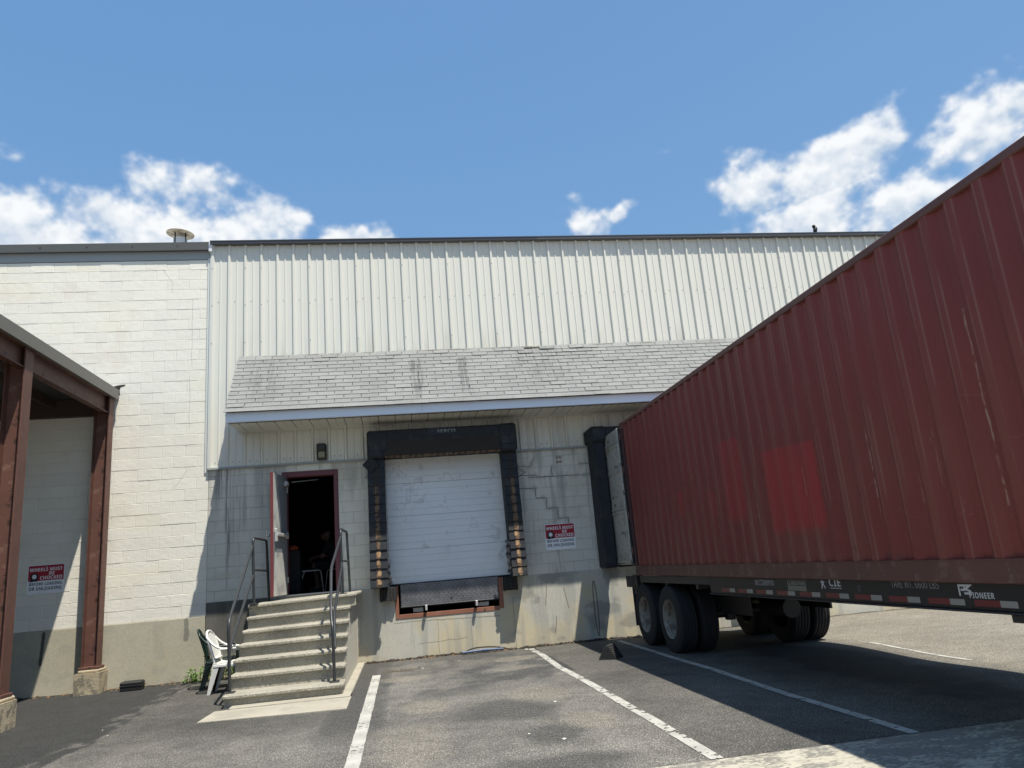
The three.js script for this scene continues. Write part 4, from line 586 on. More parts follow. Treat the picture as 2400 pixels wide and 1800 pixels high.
// ------------------------------------------------------------------ brown steel canopy at the left
{
  const cn = thing('steel_canopy', 'brown steel canopy on rusty posts at the left edge', 'canopy', [-1.75, 0, 0]);
  const post = (z0, z1) => { // web across, flanges along the canopy
    const g = [cbox(-1.868, -1.857, .42, z0 > 2 ? 5.02 : 5.02, z0, z1, .002), cbox(-1.632, -1.612, .42, 5.02, z0, z1, .003), cbox(-1.857, -1.632, .42, 5.02, (z0 + z1) / 2 - .005, (z0 + z1) / 2 + .005, .002)];
    const p = part(cn, 'post', g, M.rustSteel); part(p, 'base_plate', [cbox(-1.89, -1.58, .385, .425, z0 - .03, z1 + .04, .004)], M.rustSteel); part(p, 'bolt', [-1.84, -1.63].map((x) => cyl(x, .42, z1 + .015, .014, .03, 6)), M.rustSteel, undefined, true); return p;
  };
  post(.14, .34); post(3.17, 3.40);
  for (const [z0, z1] of [[.0, .42], [3.06, 3.5]]) part(cn, 'pier', [prism([[-1.92, -z0], [-1.56, -z0], [-1.54, -z1], [-1.93, -z1]].map((p) => [p[0], p[1]]), 'y', -.05, .33), cbox(-1.90, -1.57, .325, .385, z0 + .02, z1 - .03, .02)], M.pier);
  const beam = (z0, z1) => [cbox(-1.75, -1.632, 4.70, 4.716, z0, z1, .002), cbox(-1.75, -1.632, 5.0, 5.016, z0, z1, .002), cbox(-1.70, -1.69, 4.716, 5.0, z0, z1, .001)];
  part(cn, 'beam', beam(.245, 3.28), M.rustSteel); part(cn, 'beam', beam(3.29, 15.9), M.rustSteel);
  part(cn, 'beam', [cbox(-7.6, -1.87, 4.712, 5.025, .006, .13, .004)], M.purlin); part(cn, 'beam', [cbox(-7.6, -1.87, 4.72, 5.025, 3.2, 3.34, .004)], M.purlin);
  for (let k = 0; k < 5; k++) { const x = -2.6 - k * 1.15; part(cn, 'purlin', cbox(x - .05, x, 4.86, 5.03, .14, 15.8, .004), M.purlin); }
  part(cn, 'roof_deck', box(-7.7, -1.58, 5.03, 5.06, .006, 16), M.deckDark);
  part(cn, 'side_wall', box(-7.7, -7.6, 0, 5.16, .006, 16), M.purlin);  // unseen wall, added to cut the skylight under the canopy
  const f = part(cn, 'fascia', [cbox(-1.575, -1.545, 4.99, 5.17, .12, 16, .004), box(-7.7, -1.575, 5.15, 5.165, .1, 16), cbox(-1.59, -1.538, 4.978, 4.992, .12, 16, .002)], M.brownTrim, 'grey brown metal fascia on the roof edge');
}
// ------------------------------------------------------------------ container on a road chassis
{
  const ct = thing('shipping_container', 'long dull red corrugated shipping container on a chassis backed to the dock', 'shipping container', [8.6, 1.13, 7.5]);
  const xL = CX, xR = 9.84, y0 = 1.142, yb = 1.30, yt = 3.735, yT = 3.80, prof = [];
  for (let z = 1.62; z < 13.5; z += PITCH) prof.push([xL + .004, z], [xL + .004, z + .07], [xL + .036, z + .136], [xL + .036, z + .206]);
  const o = []; for (let i = 0; i + 1 < prof.length; i++) { const [a, p] = prof[i], [b, q] = prof[i + 1]; o.push([a, yb - .01, p], [b, yb - .01, q], [b, yt + .01, q], [a, yb - .01, p], [b, yt + .01, q], [a, yt + .01, p]); }
  part(ct, 'side_panel', uvPlane(tris([o]), 2, 1), M.container);
  part(ct, 'side_panel', box(xR - .03, xR, yb, yt, 1.5, 13.6), M.contRail); part(ct, 'end_panel', box(xL + .05, xR - .05, yb, yt, 13.56, 13.6), M.contRail); part(ct, 'roof', box(xL + .02, xR - .02, yT - .03, yT - .004, 1.45, 13.6), M.contTop); part(ct, 'floor', box(xL + .04, xR - .04, y0 + .06, yb, 1.45, 13.6), M.contRail);
  part(ct, 'top_rail', [cbox(xL - .004, xL + .055, yt, yT, 1.44, 13.62, .008), cbox(xR - .05, xR, yt, yT, 1.44, 13.62, .008)], M.contTop);
  part(ct, 'bottom_rail', [cbox(xL - .002, xL + .045, y0, yb, 1.44, 13.62, .008), cbox(xR - .045, xR, y0, yb, 1.44, 13.62, .008), box(xL - .006, xL + .02, yb - .008, yb + .003, 1.44, 13.62)], M.contRail, 'brown dusty bottom rail');
  for (const q of [cbox(xL, xL + .06, y0, yT, 1.43, 1.545, .01), cbox(xR - .16, xR, y0, yT, 1.43, 1.59, .01)]) part(ct, 'corner_post', q, M.postRed);
  part(ct, 'corner_casting', [cbox(xL - .006, xL + .16, yT - .12, yT + .006, 1.425, 1.6, .01), cbox(xL - .006, xL + .16, y0 - .006, y0 + .115, 1.425, 1.6, .01)], M.contRail); part(ct, 'door_header', box(xL + .06, xR - .06, yT - .12, yT - .005, 1.44, 1.52), M.contRail);
  const lf = part(ct, 'door', [cbox(xL - .012, xL + .034, 1.32, 3.735, .26, 1.36, .005)], M.leaf, 'grubby pale inner face of the open container door');
  for (const [a, b] of [[1.36, 1.4], [1.475, 1.50], [2.22, 2.27], [2.29, 2.33], [2.965, 3.0], [3.42, 3.46], [3.5, 3.535]]) part(lf, 'frame_bar', cbox(xL - .036, xL - .011, a, b, .3, 1.33, .006), M.leaf);
  part(lf, 'frame_bar', [cbox(xL - .04, xL - .011, 1.325, 3.73, 1.275, 1.355, .008), cbox(xL - .036, xL - .011, 1.325, 3.73, .27, .34, .008)], M.leaf); part(lf, 'gasket', box(xL - .02, xL + .03, 1.33, 3.74, 1.36, 1.40), M.rubber);
  for (const y of [1.5, 2.1, 2.9, 3.5]) part(lf, 'hinge', cyl(xL - .01, y, 1.41, .018, .12, 8), M.contRail);
  part(lf, 'tie_cord', pipe([[xL - .045, 2.22, 1.34], [xL - .05, 2.18, 1.42], [xL - .05, 1.75, 1.43], [xL - .045, 1.72, 1.38]], .006, .05, 6), M.litter);

  ct.traverse((o) => { if (o.geometry) { const p = o.geometry.attributes.position; for (let i = 0; i < p.count; i++) { const z = p.getZ(i) + 7.5, y = p.getY(i) + 1.13; if (z > 1.43) p.setY(i, p.getY(i) + (z - 1.43) * lerp(-.0048, .004, (y - 1.13) / 2.67)); } } }); // box flared towards the front, imitating wide-angle lens stretch
  const ch = thing('trailer_chassis', 'black road chassis with dual wheels under the red container', 'trailer', [8.6, 0, 6]);
  { // outer rail with markings
    const c = document.createElement('canvas'); c.width = 2048; c.height = 160; const x = c.getContext('2d'), z0 = 4.4, pz = 2048 / 5.6, Y = (y) => (1.34 - y) * pz, Xz = (z) => (z - z0) * pz; // 5.6 m long strip
    x.fillStyle = '#14161a'; x.fillRect(0, 0, 2048, 160); for (let i = 0; i < 900; i++) { x.fillStyle = `rgba(${60 + 40 * hash(i, 1)},${55 + 30 * hash(i, 2)},${55 + 30 * hash(i, 3)},.12)`; x.fillRect(2048 * hash(i, 4), 160 * hash(i, 5), 30 * hash(i, 6), 2); }
    const txt = (s, a, b, yb, h, f, font = 'bold') => { x.font = font + ' 60px sans-serif'; x.fillStyle = f; x.save(); x.translate(Xz(a), Y(yb)); x.scale((Xz(b) - Xz(a)) / x.measureText(s).width, h * pz / 44); x.fillText(s, 0, 0); x.restore(); };
    txt('MCCZ409910', 5.81, 6.26, 1.043, .062, '#8d8f92'); x.fillStyle = '#6f7062'; x.fillRect(Xz(6.56), Y(1.105), .37 * pz, .105 * pz); x.fillStyle = '#23252a'; x.fillRect(Xz(6.575), Y(1.1), .34 * pz, .05 * pz); txt('MILESTONE', 6.64, 6.91, 1.058, .032, '#8e9088'); x.fillStyle = '#8a8c84'; x.beginPath(); x.moveTo(Xz(6.585), Y(1.057)); x.lineTo(Xz(6.605), Y(1.092)); x.lineTo(Xz(6.622), Y(1.057)); x.fill();
    txt('CIE', 7.35, 7.56, 1.055, .075, '#b9bbbd'); x.fillStyle = '#b9bbbd'; x.fillRect(Xz(7.37), Y(1.043), .19 * pz, 2.5);
    x.beginPath(); for (let i = 0; i < 10; i++) { const a = -Math.PI / 2 + i * Math.PI / 5, r = (i % 2 ? .018 : .046) * pz; x.lineTo(Xz(7.245) + r * Math.cos(a), Y(1.085) + r * Math.sin(a)); } x.fill(); x.lineWidth = 6; x.strokeStyle = '#b9bbbd'; x.beginPath(); x.moveTo(Xz(7.245), Y(1.08)); x.lineTo(Xz(7.22), Y(1.03)); x.moveTo(Xz(7.25), Y(1.08)); x.lineTo(Xz(7.285), Y(1.035)); x.stroke();
    x.beginPath(); x.arc(Xz(7.83), Y(1.045), .02 * pz, 0, 7); x.lineWidth = 4; x.strokeStyle = '#4c4e52'; x.stroke();
    txt('TARE WT. 6600 LBS', 8.29, 8.86, 1.062, .06, '#8d8f92', 'normal'); txt('PIONEER', 9.15, 9.39, 1.003, .042, '#bfc1c2');
    x.strokeStyle = '#bfc1c2'; x.lineWidth = 6; x.lineJoin = 'miter'; x.beginPath(); x.moveTo(Xz(9.065), Y(1.015)); x.lineTo(Xz(9.065), Y(1.09)); x.lineTo(Xz(9.12), Y(1.09)); x.lineTo(Xz(9.12), Y(1.06)); x.lineTo(Xz(9.08), Y(1.06)); x.moveTo(Xz(9.11), Y(1.09)); x.lineTo(Xz(9.175), Y(1.09)); x.lineTo(Xz(9.13), Y(1.065)); x.lineTo(Xz(9.175), Y(1.05)); x.lineTo(Xz(9.175), Y(1.035)); x.lineTo(Xz(9.11), Y(1.035)); x.stroke();
    const t = finish(new THREE.CanvasTexture(c), true); t.repeat.set(1 / 5.6, 1 / (160 / pz)); t.offset.set(-z0 / 5.6, -(1.336 - 160 / pz) / (160 / pz));
    part(ch, 'side_rail', uvPlane(cbox(7.43, 7.47, .918, 1.13, 4.5, 10.0, .004), 2, 1), std([1, 1, 1], .5, { map: t }), 'black side rail with pale lettering'); part(ch, 'side_rail', [cbox(7.43, 7.47, .918, 1.13, 10.0, 13.3, .004), cbox(7.43, 7.47, 1.02, 1.13, 1.5, 4.5, .004), cbox(9.77, 9.81, .93, 1.13, 1.5, 13.3, .004)], M.chassis);
    for (let k = 0; k < 11; k++) { const a = 4.862 + k * .4815; part(ch, 'reflective_tape', box(7.4265, 7.4298, .946, .99, a, a + .235), M.tapeRed); part(ch, 'reflective_tape', box(7.4265, 7.4298, .946, .99, a + .236, a + .385), M.tapeWhite); }
    part(ch, 'rail_flange', [cbox(7.40, 7.52, .905, .918, 4.5, 13.3, .003)], M.chassis); part(ch, 'foot_bracket', cbox(7.41, 7.55, .855, .906, 9.52, 10.0, .004), M.chassis);
  }
  part(ch, 'main_beam', [cbox(8.1, 8.22, .86, 1.12, 1.2, 13.3, .006), cbox(9.02, 9.14, .80, 1.12, 1.2, 13.3, .006)], M.chassis);
  for (let z = 1.4; z < 13; z += 1.25) part(ch, 'cross_member', cbox(7.47, 9.77, .95, 1.1, z, z + .08, .004), M.chassis);
  for (const x of [8.02, 9.18]) part(ch, 'slider_frame', cbox(x, x + .04, .56, 1.0, .95, 4.3, .006), M.chassis);
  for (const z of [1.2, 2.4]) for (const x of [8.35, 8.8]) part(ch, 'brake_chamber', new THREE.CylinderGeometry(.085, .085, .2, 16).rotateX(Math.PI / 2).translate(x, .56, z), M.chassis);
  part(ch, 'rear_bumper', [cbox(7.42, 9.8, .82, .95, 1.16, 1.26, .006), cbox(7.42, 7.52, .9, 1.14, 1.1, 1.35, .006), cbox(9.7, 9.8, .9, 1.14, 1.1, 1.35, .006), cbox(7.42, 7.47, .93, 1.12, .7, 1.15, .006)], M.chassis);
  for (const [a, b] of [[7.43, 8.03], [9.22, 9.82]]) part(ch, 'mud_flap', cbox(a, b, .28, .95, .985, 1.0, .003), M.rubber);
  part(ch, 'air_tank', merge([new THREE.CylinderGeometry(.13, .13, .7, 20).rotateX(Math.PI / 2).translate(8.6, .62, 4.0)]), M.chassis);
  for (const z of [1.53, 2.74]) { part(ch, 'axle', [new THREE.CylinderGeometry(.065, .065, 2.0, 16).rotateZ(Math.PI / 2).translate(8.62, .5, z), cbox(8.08, 8.24, .55, .72, z - .09, z + .09, .01), cbox(9.0, 9.16, .55, .72, z - .09, z + .09, .01)], M.chassis); }
  for (const [a, b] of [[.9, 1.0], [2.08, 2.2], [3.25, 3.38]]) for (const x of [8.1, 9.02]) part(ch, 'spring_hanger', cbox(x, x + .12, .45, .7, a, b, .01), M.chassis);
  part(ch, 'spring', [cbox(8.12, 8.2, .56, .62, .95, 3.3, .005), cbox(9.04, 9.12, .56, .62, .95, 3.3, .005)], M.chassis);
  const tyreProf = [[.285, -.125], [.31, -.137], [.40, -.142], [.455, -.133], [.482, -.122], [.497, -.108]]; for (const c of [-.072, -.024, .024, .072]) tyreProf.push([.5, c - .009], [.486, c - .006], [.486, c + .006], [.5, c + .009]); tyreProf.push([.497, .108], [.482, .122], [.455, .133], [.40, .142], [.31, .137], [.285, .125]);
  const tyreG = uvBox(clean(new THREE.LatheGeometry(tyreProf.map((p) => new THREE.Vector2(...p)), 64).rotateZ(Math.PI / 2)));
  const rimG = (s) => merge([new THREE.LatheGeometry([[.0, -.075], [.11, -.075], [.15, -.095], [.215, -.1], [.243, -.07], [.252, .06], [.268, .11], [.287, .135], [.292, .12], [.28, .09]].map((p) => new THREE.Vector2(...p)), 48).rotateZ(s > 0 ? -Math.PI / 2 : Math.PI / 2), ...Array.from({ length: 10 }, (_, i) => { const a = i / 10 * 2 * Math.PI; return new THREE.CylinderGeometry(.014, .014, .04, 6).rotateZ(Math.PI / 2).translate(s * -.08, .165 * Math.cos(a), .165 * Math.sin(a)); })]);
  const hubG = (s) => merge([new THREE.CylinderGeometry(.085, .085, .06, 20).rotateZ(Math.PI / 2).translate(s * .01, 0, 0)]);
  const rims = [rimG(-1), rimG(1)], hubs = [hubG(-1), hubG(1)];
  for (const z of [1.53, 2.74]) for (const [x, s] of [[7.565, -1], [7.895, 1], [9.345, -1], [9.675, 1]]) {
    const t = part(ch, 'wheel', tyreG.clone().rotateX(z + x).translate(x, .492 + groundY(x, z), z), M.tyre), y = .492 + groundY(x, z), q = s < 0 ? 0 : 1;
    part(t, 'rim', rims[q].clone().translate(x, y, z), x === 7.565 || x === 9.675 ? M.rim : M.chassis); part(t, 'hub', hubs[q].clone().translate(x + s * -.06, y, z), x === 7.565 ? M.rimDark : M.chassis);
  }
}
// ------------------------------------------------------------------ plastic garden chairs at the stairs
function gardenChair(label, mat, at, turn) {
  const t = thing('plastic_chair', label, 'chair', at, undefined, true); t.rotation.y = turn; // faces +x, right hand +z
  const ext = (o, d0, d1) => prism(o, 'z', d0, d1);
  part(t, 'seat', [rot(cbox(-.2, .24, .405, .43, -.215, .215, .012), [0, 0, 1], .05, [0, .42, 0]), cbox(.2, .25, .37, .425, -.21, .21, .01), cbox(-.2, .22, .375, .415, -.22, -.2, .006), cbox(-.2, .22, .375, .415, .2, .22, .006)], mat);
  for (const s of [-1, 1]) for (const f of [-1, 1]) { // L-shaped tapered legs
    const P = f > 0 ? [[.255, .42], [.19, .42], [.235, 0], [.27, 0]] : [[-.2, .44], [-.105, .42], [-.245, 0], [-.29, 0]], z = s * .21;
    const g = ext(f > 0 ? P : P, -.006, .006); g.translate(0, 0, z); rot(g, [1, 0, 0], s * .06, [0, .42, z]);
    const Q = f > 0 ? [[.26, .42], [.26, 0]] : [[-.195, .42], [-.285, 0]], w = ext([[Q[0][0] - .008, .42], [Q[0][0] + .008, .42], [Q[1][0] + .008, 0], [Q[1][0] - .008, 0]], -.07, .0); if (s < 0) w.scale(1, 1, -1); const W = w; W.translate(0, 0, z); rot(W, [1, 0, 0], s * .06, [0, .42, z]);
    part(t, 'leg', [g, W], mat);
  }
  const bx = (y) => -.185 - .20 * (y - .42) - .25 * Math.pow(Math.max(0, y - .42), 2); // back curve
  const arc = [], N = 18; for (let i = 0; i <= N; i++) { const a = i / N * Math.PI, z = -.2 * Math.cos(a), y = .70 + .19 * Math.pow(Math.sin(a), .6); arc.push([bx(y), y, z]); }
  part(t, 'back_frame', pipe([[bx(.42), .42, -.175], [bx(.55), .55, -.185], ...arc, [bx(.55), .55, .185], [bx(.42), .42, .175]], .019, .05, 8), mat);
  for (let k = -3; k <= 3; k++) { const z = k * .05, yt = .86 - .004 * k * k * 1.6; part(t, 'slat', bar([bx(.50) - .002, .50, z * .9], [bx(yt) + .006, yt, z], .032, .012), mat); }
  part(t, 'back_rail', [bar([bx(.5), .5, -.18], [bx(.5), .5, .18], .07, .016), bar([bx(.42), .425, -.18], [bx(.42), .425, .18], .04, .016)], mat);
  for (const s of [-1, 1]) part(t, 'armrest', [pipe([[bx(.80), .80, s * .195], [bx(.72) + .06, .70, s * .225], [-.1, .635, s * .25], [.2, .615, s * .25], [.25, .585, s * .245], [.255, .42, s * .215]], .018, .09, 8), cbox(-.1, .2, .622, .634, s * .25 - .026, s * .25 + .026, .005)], mat);
  return t;
}
gardenChair('dark green plastic garden chair behind the white one at the stairs', M.plasticGreen, [.535, groundY(.5, 1.2), 1.22], .16);
gardenChair('white plastic garden chair standing at the left side of the stairs', M.plasticWhite, [.82, groundY(.8, 1.83), 1.83], -.03);
// ------------------------------------------------------------------ small things on the ground
{
  const bb = thing('bait_box', 'black plastic rodent bait box on the ground against the wall', 'bait box', [-1.03, 0, .4]); const y = groundY(-1.03, .4) + .002;
  part(bb, 'tray', cbox(-1.2, -.87, y, y + .08, .3, .49, .012), M.black); part(bb, 'lid', [cbox(-1.205, -.865, y + .076, y + .145, .295, .495, .022), cbox(-1.21, -.86, y + .07, y + .084, .29, .5, .004)], M.black);
  const ck = thing('wheel_chock', 'black ribbed rubber wheel chock on the asphalt before the container shadow', 'wheel chock', [6.48, groundY(6.48, 2.62), 2.62], undefined, true); ck.rotation.y = .98;
  part(ck, 'wedge', prism([[-.14, 0], [.14, 0], [.02, .2], [-.02, .2]], 'x', -.16, .16), M.rubber); part(ck, 'rib', Array.from({ length: 7 }, (_, i) => { const t = (i + .5) / 7, z = lerp(.14, .02, t), h = .2 * t; return [cbox(-.16, .16, h - .006, h + .008, z - .006, z + .01, .003), cbox(-.16, .16, h - .006, h + .008, -z - .01, -z + .006, .003)]; }).flat(), M.rubber);
  const bp = thing('pipe_length', 'blue plastic pipe lying along the base of the dock wall', 'pipe', [4.78, .03, .22]); part(bp, 'tube', pipe([[4.42, .045, .24], [4.8, .052, .2], [5.14, .045, .21]], .018, .02), M.bluePipe); part(bp, 'coupling', pipe([[4.78, .052, .2], [4.86, .051, .2]], .023, 0), M.bluePipe);
  const hs = thing('black_hose', 'thin black hose arching against the dock wall behind the blue pipe', 'hose', [4.8, .03, .1]); part(hs, 'tube', pipe([[4.4, .03, .24], [4.6, .085, .08], [4.8, .09, .06], [5.05, .07, .06], [5.2, .04, .12]], .011, .1, 8), M.rubber);
  const R = rng(31), leaf = (x, y, z, s) => { const a = R() * 6.28, e = R() * 1.1 - .2, dx = Math.cos(a) * Math.cos(e), dz = Math.sin(a) * Math.cos(e), dy = Math.sin(e), px = -Math.sin(a), pz = Math.cos(a), w = s * .3; const A = [x, y, z], Bm = [x + dx * s * .5, y + dy * s * .5 + .15 * s, z + dz * s * .5], C = [x + dx * s, y + dy * s, z + dz * s], L = [Bm[0] + px * w, Bm[1] - .04 * s, Bm[2] + pz * w], Rr = [Bm[0] - px * w, Bm[1] - .04 * s, Bm[2] - pz * w]; return [A, L, Bm, A, Bm, Rr, L, C, Bm, Bm, C, Rr]; };
  const weed = (label, x, z, h, n, w) => { const t = thing('weed', label, 'weed', [x, 0, z]), o = [], st = []; for (let i = 0; i < n; i++) { const a = R() * 6.28, r = w * Math.sqrt(R()), X = x + r * Math.cos(a), Z = Math.max(.04, z + r * .6 * Math.sin(a)), H = h * (.35 + .65 * R()), lx = X + (R() - .5) * .12, lz = Math.max(.05, Z + (R() - .3) * .1); st.push(bar([X, -.01, Z], [lx, H, lz], .005, .005)); for (let k = 0; k < 9; k++) { const q = .2 + .8 * R(); o.push(...leaf(lerp(X, lx, q), H * q, lerp(Z, lz, q), .035 + .045 * R())); } } part(t, 'foliage', tris([o]), M.green); part(t, 'stem', st, M.green); };
  weed('green weeds in the wall corner left of the green chair', -.02, .28, .26, 30, .28); weed('green weeds against the dark foundation behind the chairs', .62, .2, .38, 60, .44);
  // leaf litter and crumbled asphalt along the wall, scraps of paper
  const lit = []; for (let i = 0; i < 420; i++) { const x = R() < .6 ? 2.8 + R() * 4.4 : -3 + R() * 3, z = .03 + .3 * R() * R(), s = .008 + .022 * R(), yy = groundY(x, z) + .004 + s * .2; lit.push(rot(rot(tris([[[x - s, yy, z - s * .5], [x + s, yy, z - s * .4], [x + s * .6, yy + s * .3, z + s * .6], [x - s, yy, z - s * .5], [x + s * .6, yy + s * .3, z + s * .6], [x - s * .7, yy + .1 * s, z + s * .5]]]), [0, 1, 0], R() * 6.28, [x, yy, z]), [1, 0, 0], R() - .3, [x, yy, z])); }
  const ltr = merge(lit), lm = new THREE.Mesh(ltr, M.twig); lm.name = 'leaf_litter'; lm.userData = { label: 'dry brown leaf litter strewn along the base of the walls', category: 'litter', kind: 'stuff' }; lm.castShadow = lm.receiveShadow = true; scene.add(lm);
  const cr = []; for (let i = 0; i < 800; i++) { const x = 2.75 + R() * 5, z = .01 + .09 * R() * (.4 + 1.4 * vn(x * 2.2, 5, 3)), s = .012 + .034 * R() * R(), yy = groundY(x, z); cr.push(new THREE.IcosahedronGeometry(s, 0).scale(1, .6, 1).rotateY(R() * 6).translate(x, yy + s * .2, z)); } const cm = new THREE.Mesh(merge(cr), M.dirt); cm.name = 'asphalt_crumbs'; cm.userData = { label: 'dark crumbled asphalt along the foot of the dock wall', category: 'rubble', kind: 'stuff' }; cm.castShadow = cm.receiveShadow = true; scene.add(cm);
  const pp = []; for (let [x, z, s] of [[-.92, 5.1, .03], [-1.56, 6.2, .035], [-2.1, 6.9, .03], [-.1, 4.2, .02], [.1, 4.6, .02], [-1.72, .45, .03], [5.02, 5.6, .03], [4.75, 7.35, .04], [4.5, 7.0, .02], [3.62, 1.32, .035], [3.68, 1.34, .03], [5.55, .33, .05], [3.3, 1.4, .02], [5.2, .7, .03], [4.3, 1.0, .02]]) { const yy = groundY(x, z) + .006; s *= .6; pp.push(rot(tris([[[x - s, yy, z - s * .5], [x - s * .8, yy + s * .3, z + s * .6], [x + s, yy + .005, z + s * .4], [x - s, yy, z - s * .5], [x + s, yy + .005, z + s * .4], [x + s * .7, yy, z - s * .6]]]), [0, 1, 0], R() * 3, [x, yy, z])); } const pm = new THREE.Mesh(merge(pp), M.litter); pm.name = 'paper_scraps'; pm.userData = { label: 'small pale scraps scattered over the asphalt', category: 'litter', kind: 'stuff' }; pm.castShadow = pm.receiveShadow = true; scene.add(pm);
}
// ------------------------------------------------------------------ inside the open door
function tubeChair(label, at, turn) {
  const t = thing('metal_chair', label, 'chair', at, 'metal frame chairs inside the doorway', true); t.rotation.y = turn; // faces +x
  for (const s of [-1, 1]) { part(t, 'frame', pipe([[-.30, .80, s * .2], [-.2, .42, s * .2], [.2, .42, s * .2], [.25, 0, s * .21]], .011, .06, 8), M.chrome); part(t, 'leg', pipe([[-.12, .41, s * .2], [-.27, 0, s * .21]], .011, 0, 8), M.chrome); }
  part(t, 'seat', cbox(-.2, .22, .425, .46, -.2, .2, .015), M.black); part(t, 'backrest', rot(cbox(-.3, -.28, .58, .8, -.2, .2, .008), [0, 0, 1], .25, [-.29, .6, 0]), M.black); return t;
}
tubeChair('empty chrome framed chair standing inside the open doorway', [1.56, 1.28, -1.95], .12);
tubeChair('chrome framed chair under the seated person inside the doorway', [2.12, 1.28, -2.25], Math.PI - .2);
{ // seated person, bent over something in the lap, facing left
  const p = thing('person', 'person in a dark cap and dark clothes sitting just inside the doorway', 'person', [2.05, 1.28, -2.25], undefined, true); p.rotation.y = Math.PI - .25; // local +x forward, +z right hand side
  const field = (bones, k) => (x, y, z) => { let s = 0; for (const [a, b, r0, r1, e] of bones) { const dx = b[0] - a[0], dy = b[1] - a[1], dz = b[2] - a[2], l = dx * dx + dy * dy + dz * dz || 1e-9, t = clamp(((x - a[0]) * dx + (y - a[1]) * dy + (z - a[2]) * dz) / l), px = x - a[0] - t * dx, py = y - a[1] - t * dy, pz = (z - a[2] - t * dz) * (e || 1); s += Math.exp(-(Math.hypot(px, py, pz) - lerp(r0, r1, t)) * k); } return -Math.log(s + 1e-30) / k; };
  const mesh = (bones, cell, k = 60) => {
    const lo = [9, 9, 9], hi = [-9, -9, -9]; for (const [a, b, r0, r1] of bones) for (const q of [a, b]) for (let i = 0; i < 3; i++) { lo[i] = Math.min(lo[i], q[i] - Math.max(r0, r1) - .05); hi[i] = Math.max(hi[i], q[i] + Math.max(r0, r1) + .05); }
    const size = Math.max(...hi.map((h, i) => h - lo[i])), n = Math.min(90, Math.ceil(size / cell)), mc = new MarchingCubes(n, new THREE.MeshBasicMaterial(), false, false, 60000), f = field(bones, k), half = size / 2, ctr = lo.map((l, i) => (l + hi[i]) / 2);
    mc.isolation = 0; for (let z = 0; z < n; z++) for (let y = 0; y < n; y++) for (let x = 0; x < n; x++) mc.field[x + y * n + z * n * n] = -f(ctr[0] + (x - n / 2) / (n / 2) * half, ctr[1] + (y - n / 2) / (n / 2) * half, ctr[2] + (z - n / 2) / (n / 2) * half);
    mc.update(); const c = mc.count, g = new THREE.BufferGeometry(); const P = Float32Array.from(mc.positionArray.subarray(0, c * 3)); for (let i = 0; i < c; i++) for (let j = 0; j < 3; j++) P[i * 3 + j] = P[i * 3 + j] * half + ctr[j];
    g.setAttribute('position', new THREE.BufferAttribute(P, 3)); g.setAttribute('normal', new THREE.BufferAttribute(Float32Array.from(mc.normalArray.subarray(0, c * 3)), 3)); return clean(g);
  };
  const skin = std([.16, .095, .07], .6), shirt = std([.014, .015, .018], .9), shorts = std([.016, .016, .02], .9);
  const hip = .50, SH2 = [.10, .95], HD = [.22, 1.13, 0], body = [], sh = [], so = [];
  const hand = (s) => { const b = [], w = [.44, .70, s * .07], k = [.52, .67, s * .045]; b.push([w, k, .026, .034]); for (let i = 0; i < 4; i++) { const z = s * (.02 + i * .018), L = [.055, .062, .058, .046][i], q = [.525, .675 - i * .004, z], m = [q[0] + L * .55, q[1] - .02, z - s * .004], e = [m[0] + L * .2, m[1] - L * .5, z - s * .006]; b.push([q, m, .0095, .0085], [m, e, .0085, .007]); } b.push([[.47, .695, s * .03], [.50, .70, s * .002], .012, .01], [[.50, .70, s * .002], [.53, .69, -s * .008], .01, .008]); return b; };
  for (const s of [-1, 1]) {
    body.push([[.02, hip, s * .09], [.42, .52, s * .12], .085, .06], [[.42, .52, s * .12], [.36, .09, s * .12], .058, .036], [[.36, .07, s * .12], [.50, .035, s * .14], .036, .03]);
    body.push([[.09, .93, s * .19], [.20, .70, s * .24], .05, .04], [[.20, .70, s * .24], [.44, .70, s * .075], .04, .026]);
    so.push([[.02, hip, s * .09], [.34, .52, s * .118], .105, .088]); sh.push([[.08, .935, s * .185], [.16, .78, s * .222], .068, .062]);
  }
  body.push([[0, hip, 0], [.02, .72, 0], .14, .12, .8], [[.02, .72, 0], [.09, .93, 0], .12, .11, .7], [[.09, .92, -.15], [.09, .92, .15], .06, .06], [[.11, .95, 0], [.18, 1.06, 0], .055, .05]);
  sh.push([[0, hip + .03, 0], [.02, .72, 0], .155, .138, .8], [[.02, .72, 0], [.09, .93, 0], .138, .125, .7], [[.09, .92, -.15], [.09, .92, .15], .072, .072]); so.push([[0, hip, -.06], [0, hip, .06], .15, .15]);
  const head = [[[.20, 1.15, 0], [.215, 1.17, 0], .092, .088, 1.15], [[.25, 1.09, 0], [.27, 1.075, 0], .05, .04], [[.295, 1.135, 0], [.318, 1.112, 0], .012, .014], [[.29, 1.085, -.014], [.29, 1.085, .014], .013, .013], [[.205, 1.13, -.082], [.205, 1.15, -.085], .014, .018], [[.205, 1.13, .082], [.205, 1.15, .085], .014, .018], [[.285, 1.155, -.03], [.285, 1.155, .03], .014, .014]];
  part(p, 'body', [mesh(body, .012, 55), mesh(head, .004, 110), mesh(hand(-1), .003, 240), mesh(hand(1), .003, 240)], skin);
  part(p, 'shirt', mesh(sh, .014, 55), shirt); part(p, 'shorts', mesh(so, .014, 55), shorts);
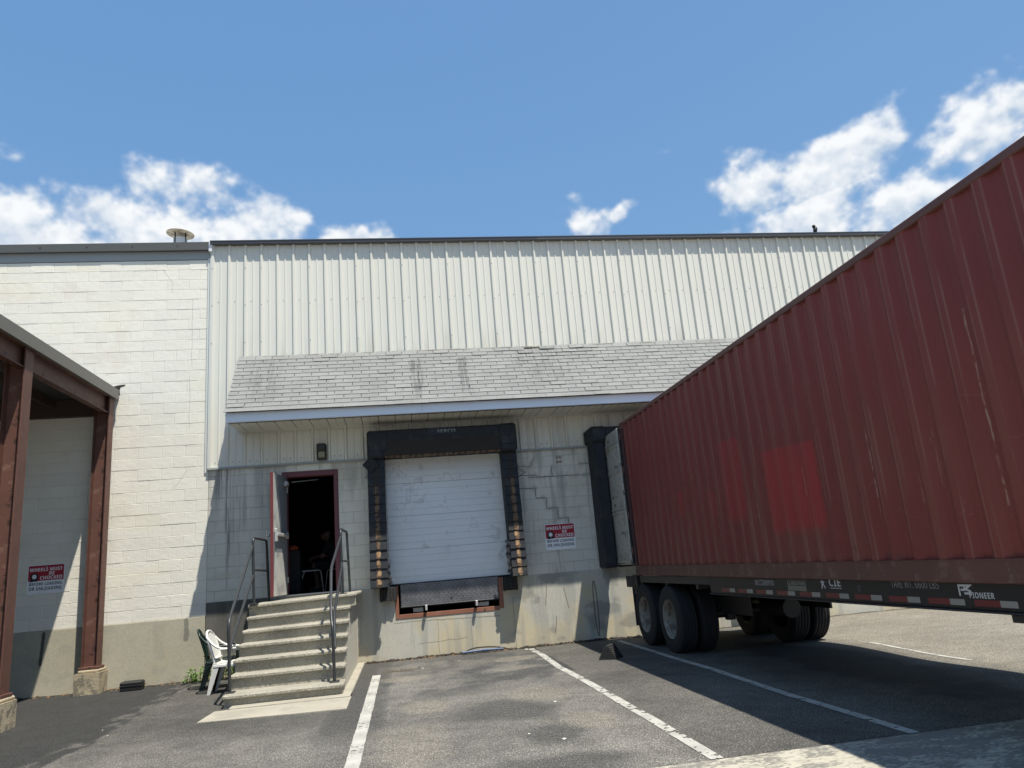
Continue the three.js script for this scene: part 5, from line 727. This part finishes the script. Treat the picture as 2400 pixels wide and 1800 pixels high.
  for (const s of [-1, 1]) part(p, 'shoe', mesh([[[.35, .05, s * .12], [.50, .04, s * .14], .048, .042], [[.34, .03, s * .12], [.51, .03, s * .14], .034, .034]], .008, 90), M.rubber);
  part(p, 'cap', [new THREE.SphereGeometry(.102, 20, 10, 0, 6.3, 0, 1.45).scale(1, .9, .92).rotateZ(-.25).translate(.205, 1.175, 0), rot(cbox(.26, .40, 1.165, 1.175, -.07, .07, .004), [0, 0, 1], -.3, [.26, 1.17, 0])], M.black);
  part(p, 'eye', [-1, 1].map((s) => new THREE.SphereGeometry(.01, 10, 8).translate(.292, 1.14, s * .032)), std([.5, .5, .48], .3)); part(p, 'glasses', [-1, 1].map((s) => new THREE.TorusGeometry(.026, .003, 6, 20).rotateY(Math.PI / 2).translate(.312, 1.138, s * .033)), M.chrome);
  const sv = thing('storage_cabinet', 'dark metal cabinet inside the doorway carrying an orange cloth', 'cabinet', [1.2, 1.28, -1.75]); part(sv, 'carcass', cbox(.95, 1.42, 1.30, 2.12, -2.0, -1.5, .006), M.black); part(sv, 'door', [cbox(.955, 1.183, 1.33, 2.1, -1.5, -1.488, .004), cbox(1.187, 1.415, 1.33, 2.1, -1.5, -1.488, .004)], M.black); part(sv, 'handle', [cbox(1.16, 1.17, 1.68, 1.78, -1.488, -1.47, .003), cbox(1.2, 1.21, 1.68, 1.78, -1.488, -1.47, .003)], M.steel);
  const og = thing('orange_cloth', 'small crumpled orange cloth inside the dark doorway', 'cloth', [1.27, 2.12, -1.6]); const g = new THREE.IcosahedronGeometry(.075, 3), q = g.attributes.position; for (let i = 0; i < q.count; i++) { const k = .75 + .6 * fbm3(q.getX(i) * 18 + 5, q.getY(i) * 18, q.getZ(i) * 18, 3); q.setXYZ(i, q.getX(i) * k * 1.2, Math.max(-.04, q.getY(i) * k * .75), q.getZ(i) * k); } g.computeVertexNormals(); part(og, 'fold', g.translate(1.27, 2.162, -1.6), std([.42, .07, .025], .8));
}
renderer.render(scene, camera);
